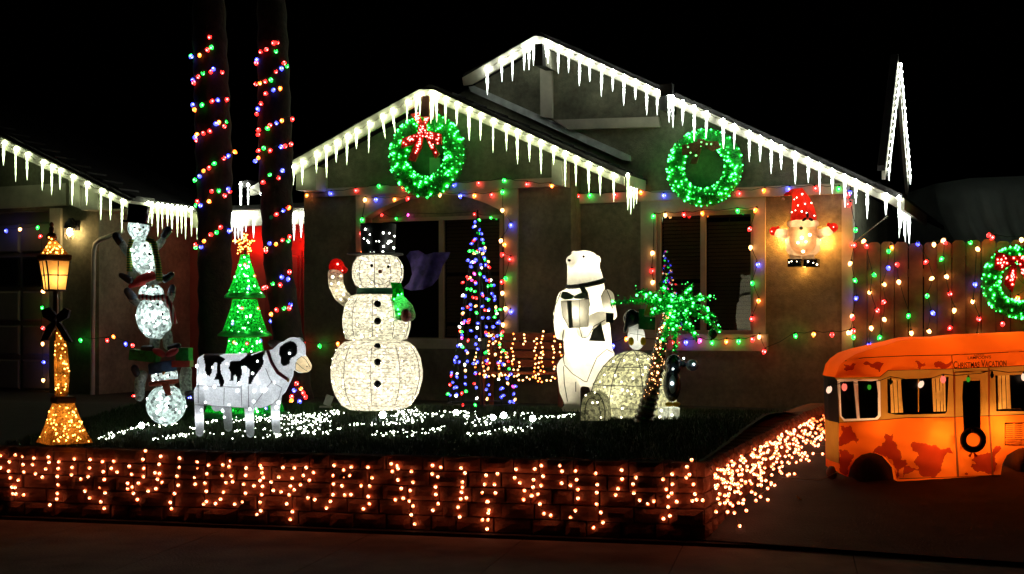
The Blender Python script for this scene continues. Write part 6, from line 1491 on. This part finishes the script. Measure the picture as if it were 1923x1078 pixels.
# ------------------------------------------------------------------ INFLATABLE MOTORHOME
Yr = 11.0; ph = R(4)
ur = Vector((math.cos(ph), math.sin(ph), 0)); nr = Vector((-math.sin(ph), math.cos(ph), 0)); o0 = Q(1575, 600, Yr); dr0 = o0.dot(nr)
def RP(px, py, off=0): r = ray(px, py); return EYE+r*((dr0+off)/r.dot(nr))
rz = lambda l: zs(l, 3.267, 1530, 610)
out = [(1573, 716), (1567, 708), (1576, 687), (1588, 676), (1607, 665), (1632, 656), (1662, 648), (1695, 638), (1720, 637), (1758, 637), (1770, 635), (1800, 632), (1860, 630), (1923, 627), (2050, 630), (2085, 650), (2100, 700), (2096, 800), (2090, 905), (2002, 912), (1994, 880), (1975, 852), (1950, 842), (1934, 840), (1913, 842), (1891, 855), (1882, 872), (1879, 895), (1876, 914), (1836, 917), (1825, 913), (1784, 912), (1744, 914), (1714, 917), (1689, 911), (1683, 899), (1679, 879), (1662, 858), (1648, 852), (1634, 850), (1618, 854), (1606, 863), (1597, 878), (1593, 896), (1577, 886), (1575, 870), (1575, 794)]
BELT = rz([(118, 325), (400, 320), (450, 280), (850, 270), (1284, 250)])+[(2110, 684)]
WAIST = rz([(145, 602), (430, 582), (560, 570), (860, 566), (1284, 550)])+[(2110, 778)]
amberP = BELT+WAIST[::-1]
blacks = {'win1a': rz([(155, 350), (238, 345), (258, 575), (185, 578), (165, 560)]), 'win1b': rz([(265, 345), (378, 345), (388, 420), (388, 555), (370, 572), (277, 574)]),
          'w2a': rz([(528, 335), (633, 330), (633, 540), (543, 540)]), 'w2b': rz([(640, 330), (718, 328), (728, 535), (640, 540)]),
          'w2l': rz([(445, 330), (460, 335), (468, 545), (448, 540)]), 'w2r': rz([(800, 322), (822, 320), (812, 530), (804, 534)]), 'w2sill': rz([(450, 542), (812, 530), (800, 545), (500, 552)]),
          'door': rz([(910, 345), (1015, 342), (1018, 640), (915, 655), (905, 440)]),
          'w3a': rz([(1195, 308), (1290, 304), (1290, 515), (1205, 515)]), 'w3l': rz([(1108, 310), (1122, 312), (1125, 520), (1114, 528)]), 'w3s': rz([(1114, 518), (1290, 515), (1290, 530), (1114, 530)])}
whites = rz([(135, 340), (155, 333), (385, 335), (402, 350), (405, 560), (385, 583), (180, 592), (155, 560)])
dks = {'doorframeL': rz([(848, 290), (862, 290), (864, 560), (886, 930), (872, 932), (856, 600)]), 'doorframeR': rz([(1062, 265), (1074, 265), (1075, 560), (1098, 925), (1088, 928), (1064, 560)])}
def jag(P_, depth=4):
    rr = random.Random(int(P_[0][0]*10)); P_ = list(P_)
    for lv in range(depth):
        o = []
        for (x0, y0), (x1, y1) in zip(P_, P_[1:]+P_[:1]):
            l_ = math.hypot(x1-x0, y1-y0); o.append((x0, y0))
            if l_ > 1.6: a_ = rr.uniform(-.26, .26); o.append(((x0+x1)/2-(y1-y0)*a_, (y0+y1)/2+(x1-x0)*a_))
        P_ = o
    return P_
rust = [jag(rz(p)) for p in ([(158, 622), (215, 618), (240, 660), (270, 700), (262, 735), (230, 712), (180, 730), (150, 745)], [(152, 765), (200, 770), (240, 795), (225, 825), (205, 870), (195, 925), (165, 915), (152, 850)],
        [(435, 665), (480, 670), (490, 720), (520, 770), (530, 830), (560, 830), (570, 850), (530, 880), (520, 925), (505, 940), (490, 870), (440, 805), (350, 782), (410, 745), (430, 720)],
        [(610, 715), (660, 725), (740, 735), (770, 765), (830, 755), (850, 795), (800, 800), (780, 850), (770, 900), (740, 935), (540, 938), (545, 870), (600, 880), (640, 880), (615, 830), (640, 800), (600, 770), (590, 730)],
        [(975, 790), (1030, 795), (1090, 790), (1110, 745), (1145, 755), (1110, 800), (1105, 900), (1085, 920), (1000, 905), (955, 870), (990, 850), (960, 830)], [(920, 910), (940, 910), (935, 922), (922, 920)],
        [(178, 242), (250, 238), (240, 265), (215, 278), (180, 275), (190, 258)], [(295, 240), (435, 236), (410, 255), (400, 290), (350, 262)], [(615, 224), (682, 224), (680, 250), (645, 275), (630, 262), (632, 245)], [(732, 240), (760, 222), (838, 220), (825, 260), (800, 272), (770, 262), (735, 258)])]
cur1 = rz([(462, 335), (528, 335), (543, 540), (470, 543)]); cur2 = rz([(720, 328), (800, 324), (804, 532), (728, 536)]); cur3 = rz([(1124, 312), (1193, 308), (1203, 515), (1128, 518)])
polys = [out, BELT+WAIST[::-1], whites, cur1, cur2, cur3]+list(blacks.values())+list(dks.values())+rust
verts = []; edges = []
for P_ in polys:
    n0 = len(verts); verts += [Vector(p) for p in P_]; edges += [(n0+i_, n0+(i_+1) % len(P_)) for i_ in range(len(P_))]
for gx in range(1575, 2110, 12):
    for gy in range(632, 920, 9): verts.append(Vector((gx+random.uniform(-1, 1), gy+random.uniform(-1, 1))))
rv_, re_, rf_, *_r = delaunay_2d_cdt(verts, edges, [], 0, .05)
orange = mat('orange_nylon', (1, .155, .008), .5, .08, 3, .12, 12, tr=.8)
amber = mat('amber_nylon', (.5, .22, .03), .5, .1, 5, tr=.8)
rustm = mat('dark_red_print', (.42, .028, .004), .5, .15, 6, tr=.8)
whitem = mat('white_print', (1, .8, .6), .5, .05, 5, tr=.85)
curm = mat('curtain_print', (.75, .4, .08), .5, .1, 20, tr=.8)
blk = mat('black_print', (.005, .007, .004), .5, .1, 5)
dkm = mat('dark_orange_print', (.3, .06, .01), .5, .1, 5, tr=.6)
rvm = [orange, amber, rustm, whitem, curm, blk, dkm]
def cls(x, y):
    for P_ in blacks.values():
        if inpoly(x, y, P_): return 5
    for P_ in (cur1, cur2, cur3):
        if inpoly(x, y, P_): return 4
    if inpoly(x, y, whites): return 3
    for P_ in dks.values():
        if inpoly(x, y, P_): return 6
    for P_ in rust:
        if inpoly(x, y, P_): return 2
    if inpoly(x, y, amberP): return 1
    return 0
def bulge(x, y):
    e = 0
    seamy = 676-(x-1588)*.047
    if y < seamy: e += .22*min(1.6, (seamy-y)/38)**2
    if x < 1600: e += .06*((1600-x)/30)**2
    if y > 905: e += .04
    e += .012*math.sin(x*.045)*math.sin(y*.06)+.005*math.sin(x*.13+y*.07)+.004*math.sin(y*.21-x*.05)
    return e
rvt = thing('inflatable_motorhome', 'glowing orange inflatable camper van with rusty patches on the driveway', 'inflatable', Vector((RP(1750, 920).x, RP(1750, 920).y+.25, drive_z(11.3))), ph)
b = MB(); vs = [RP(v.x, v.y, bulge(v.x, v.y)) for v in rv_]; b.v = vs
for f in rf_:
    c = sum((rv_[q] for q in f), Vector((0, 0)))/len(f)
    if inpoly(c.x, c.y, out): b.f.append(list(f)); b.mi.append(cls(c.x, c.y)); b.flat.append(True)
# closing skin: outline swept back, narrower at the nose
def backp(x, y):
    e = .48
    p = RP(x, y, bulge(x, y)); q = p+nr*(e-2*max(0, bulge(x, y)-.02)*.9)
    if x < 1600: q += ur*(.02)
    return q
n0 = len(b.v); oo = [RP(x, y, bulge(x, y)) for x, y in out]; 
mids = [RP(x, y, bulge(x, y)).lerp(backp(x, y), .5)+(ur*-.02 if x < 1610 and y < 890 else Vector((0, 0, 0)))+(Z*.02 if y < 700 else Vector((0, 0, 0))) for x, y in out]; bb2 = [backp(x, y) for x, y in out]
b.v += oo+mids+bb2; n_ = len(out)
for i_ in range(n_):
    j = (i_+1) % n_; m_ = 0
    if out[i_][0] < 1577 and out[j][0] < 1577: m_ = 1 if min(out[i_][1], out[j][1]) > 790 else 5 if max(out[i_][1], out[j][1]) > 715 else 0
    for a_ in (0, n_): b.f.append([n0+a_+i_, n0+a_+j, n0+a_+n_+j, n0+a_+n_+i_]); b.mi.append(m_); b.flat.append(True)
b.f.append([n0+2*n_+i_ for i_ in range(n_)][::-1]); b.mi.append(0); b.flat.append(False)
b.build('body', rvm, rvt)
for x, y, dp_, p_ in ((1640, 790, .22, 2.6), (1750, 815, .2, 5.5), (1860, 800, .16, 5.0), (1960, 800, .2, 3.5), (1650, 690, .3, 1.5), (1760, 672, .3, 1.9), (1880, 665, .3, 2.0), (2000, 700, .25, 2)): lamp('inner_light', RP(x, y, dp_), (1, .72, .42), p_, .05, rvt)
linem = mat('seam_dark', (.08, .015, .003), .7, 0)
def rline(pts, r=.003, m=linem, nm='seam'): return MB().tube([RP(x, y, bulge(x, y)-.004) for x, y in pts], r, 4).build(nm, m, rvt)
rline(rz([(185, 222), (300, 202), (560, 190), (840, 185)])); rline(rz([(840, 185), (1100, 172), (1284, 163)])+[(2090, 655)]); rline(rz([(840, 185), (850, 290)])); rline(WAIST); rline(BELT)
rline(rz([(148, 345), (150, 850)])); rline([(1689, 899), (1790, 896), (1880, 892)]); rline(rz([(860, 290), (1060, 285)]), .005)
for q in ([(478, 340), (490, 540)], [(505, 338), (515, 540)], [(740, 330), (748, 534)], [(765, 328), (772, 532)], [(785, 326), (790, 530)], [(1145, 312), (1150, 515)], [(1170, 310), (1178, 515)]): rline(rz(q), .003)
for q in ((1170, 605, 1215, 695), (1228, 605, 1275, 695)):
    for i_ in range(8): y = 608+i_*12; rline(rz([(q[0], y), (q[2], y-1)]), .0028, mat('vent_line', (.05, .03, .005), .7, 0), 'vent_slat')
for i_ in range(4): y = 706+i_*9; rline(rz([(1170, y), (1300, y-4)]), .0028, mat('vent_line', (0, 0, 0)), 'vent_slat')
for q in ([(1168, 603), (1168, 738), (1300, 738)], [(1168, 603), (1300, 600)]): rline(rz(q), .004, mat('vent_line', (0, 0, 0)), 'vent_frame')
# printed wreath on the door
wr = rz([(972, 705)])[0]; b = MB()
for q in range(25): pass
cw_ = [RP(wr[0]+19*math.cos(q*.2618), wr[1]+19*math.sin(q*.2618)*.98, -.012) for q in range(25)]
b.tube(cw_, .028, 8, False); wro = b.build('door_wreath', blk, rvt)
b = MB(); b.ell(RP(wr[0]-1, wr[1]-16, -.045), (.016, .01, .016), n=8, m=6); b.build('bauble', mat('bauble_brown', (.35, .14, .04), .4, .2, 20), wro)
b = MB()
for s_ in (-1, 1): f = [RP(x, y, -.012) for x, y in ((wr[0], wr[1]+21), (wr[0]+s_*9, wr[1]+31), (wr[0]+s_*5, wr[1]+33))]; b.prism(f, [p+nr*.01 for p in f])
b.build('bow', rustm, wro)
# wheels
for x, y in ((1637, 893), (1935, 885)):
    b = MB(); c = RP(x, y, .22); c.z = max(c.z, drive_z(c.y)+.12); M_ = Matrix.Rotation(ph, 3, 'Z') @ Matrix.Rotation(R(90), 3, 'X')
    b.lathe(c, [(.15, -.16), (.185, -.13), (.185, .13), (.15, .16)], 22, M_); wh = b.build('wheel', black, rvt)
    b = MB(); b.lathe(c, [(.08, -.165), (.08, -.16)], 14, M_); b.build('hub', mat('hub_grey', (.03, .03, .03), .5, 0), wh)
# front bumper ball
b = MB(); b.ell(RP(1562, 888, .18), (.05, .06, .06), n=12, m=8); b.build('bumper', mat('bumper_dark', (.06, .015, .006), .5, .1, 5), rvt)
# string of toy bulbs along the side; their glow stands in for inside light
bulbc = {'P': glow('toy_glow_pink', (1, .16, .1), 1.3), 'W': glow('toy_glow_pinkwhite', (1, .62, .42), 1.3), 'G': glow('toy_glow_green', (.05, .35, .02), .8), 'D': mat('print_darkgreen', (.005, .08, .04), .4, .2, 20)}
lpts = []
for x, y, c, tl_ in ((85, 398, 'W', .35), (182, 382, 'P', 0), (335, 382, 'G', 0), (465, 350, 'D', 0), (652, 365, 'W', .5), (788, 335, 'P', 0), (942, 335, 'G', 0), (1088, 310, 'D', 0), (1283, 320, 'W', 0), (1450, 300, 'P', 0)):
    X_, Y_ = 1530+x/3.267, 610+y/3.267; c_ = RP(max(X_, 1557), Y_, -.03 if X_ > 1575 else .0); b = MB(); kk = .0046
    s_ = .7 if c in 'GD' else 1
    b.ell(c_, (5.2*kk*s_, .014, 7.4*kk*s_), Matrix.Rotation(tl_, 3, 'Y'), 12, 8); b.build('toy_bulb', bulbc[c], rvt)
    b = MB(); b.box(c_+Z*8.2*kk*s_, (.014, .014, .02)); b.build('socket', blk, rvt); lpts.append(c_+Z*10*kk)
cord([p-nr*.0 for p in lpts], .0035, .012, blk, rvt)
MB().tube([RP(1577, 884, .1), RP(1540, 902, .05), RP(1470, 897, .0)-Z*0, Vector((RP(1400, 880).x, 10.6, drive_z(10.6)+.02))], .0035, 4).build('tether', mat('tether_rope', (.25, .22, .15), .8, 0), rvt)
# lettering
def text(body, x0, y0, x1, h, off=-.006, big=None):
    cu = bpy.data.curves.new('lettering', 'FONT'); cu.body = body; cu.size = 1; cu.extrude = .002; cu.offset = .006
    o = bpy.data.objects.new('lettering', cu); col.objects.link(o)
    if big:
        cu.small_caps_scale = .78
        for i_ in range(len(body)): cu.body_format[i_].use_small_caps = True
    dg = bpy.context.evaluated_depsgraph_get(); me = bpy.data.meshes.new_from_object(o.evaluated_get(dg)); bpy.data.objects.remove(o)
    w_ = max(v.co.x for v in me.vertices); p0 = RP(x0, y0, off); p1 = RP(x1, y0+(x1-x0)*-.047, off); sx = (p1-p0).length/w_; hh_ = max(v.co.y for v in me.vertices); sy = h*Yr/F/hh_
    d_ = (p1-p0).normalized(); up = Z
    b = MB(); b.add([p0+d_*(v.co.x*sx)+up*(v.co.y*sy)-nr*v.co.z*.5 for v in me.vertices], [tuple(p.vertices) for p in me.polygons]); bpy.data.meshes.remove(me)
    b.build('lettering', mat('lettering_red', (.1, .008, .003), .6, 0), rvt)
text('Christmas Vacation', 1790, 692, 1890, 13.5, big=True)
text("LAMPOON'S", 1817, 675, 1861, 5.5); text('NATIONAL', 1829, 668.5, 1849, 3)
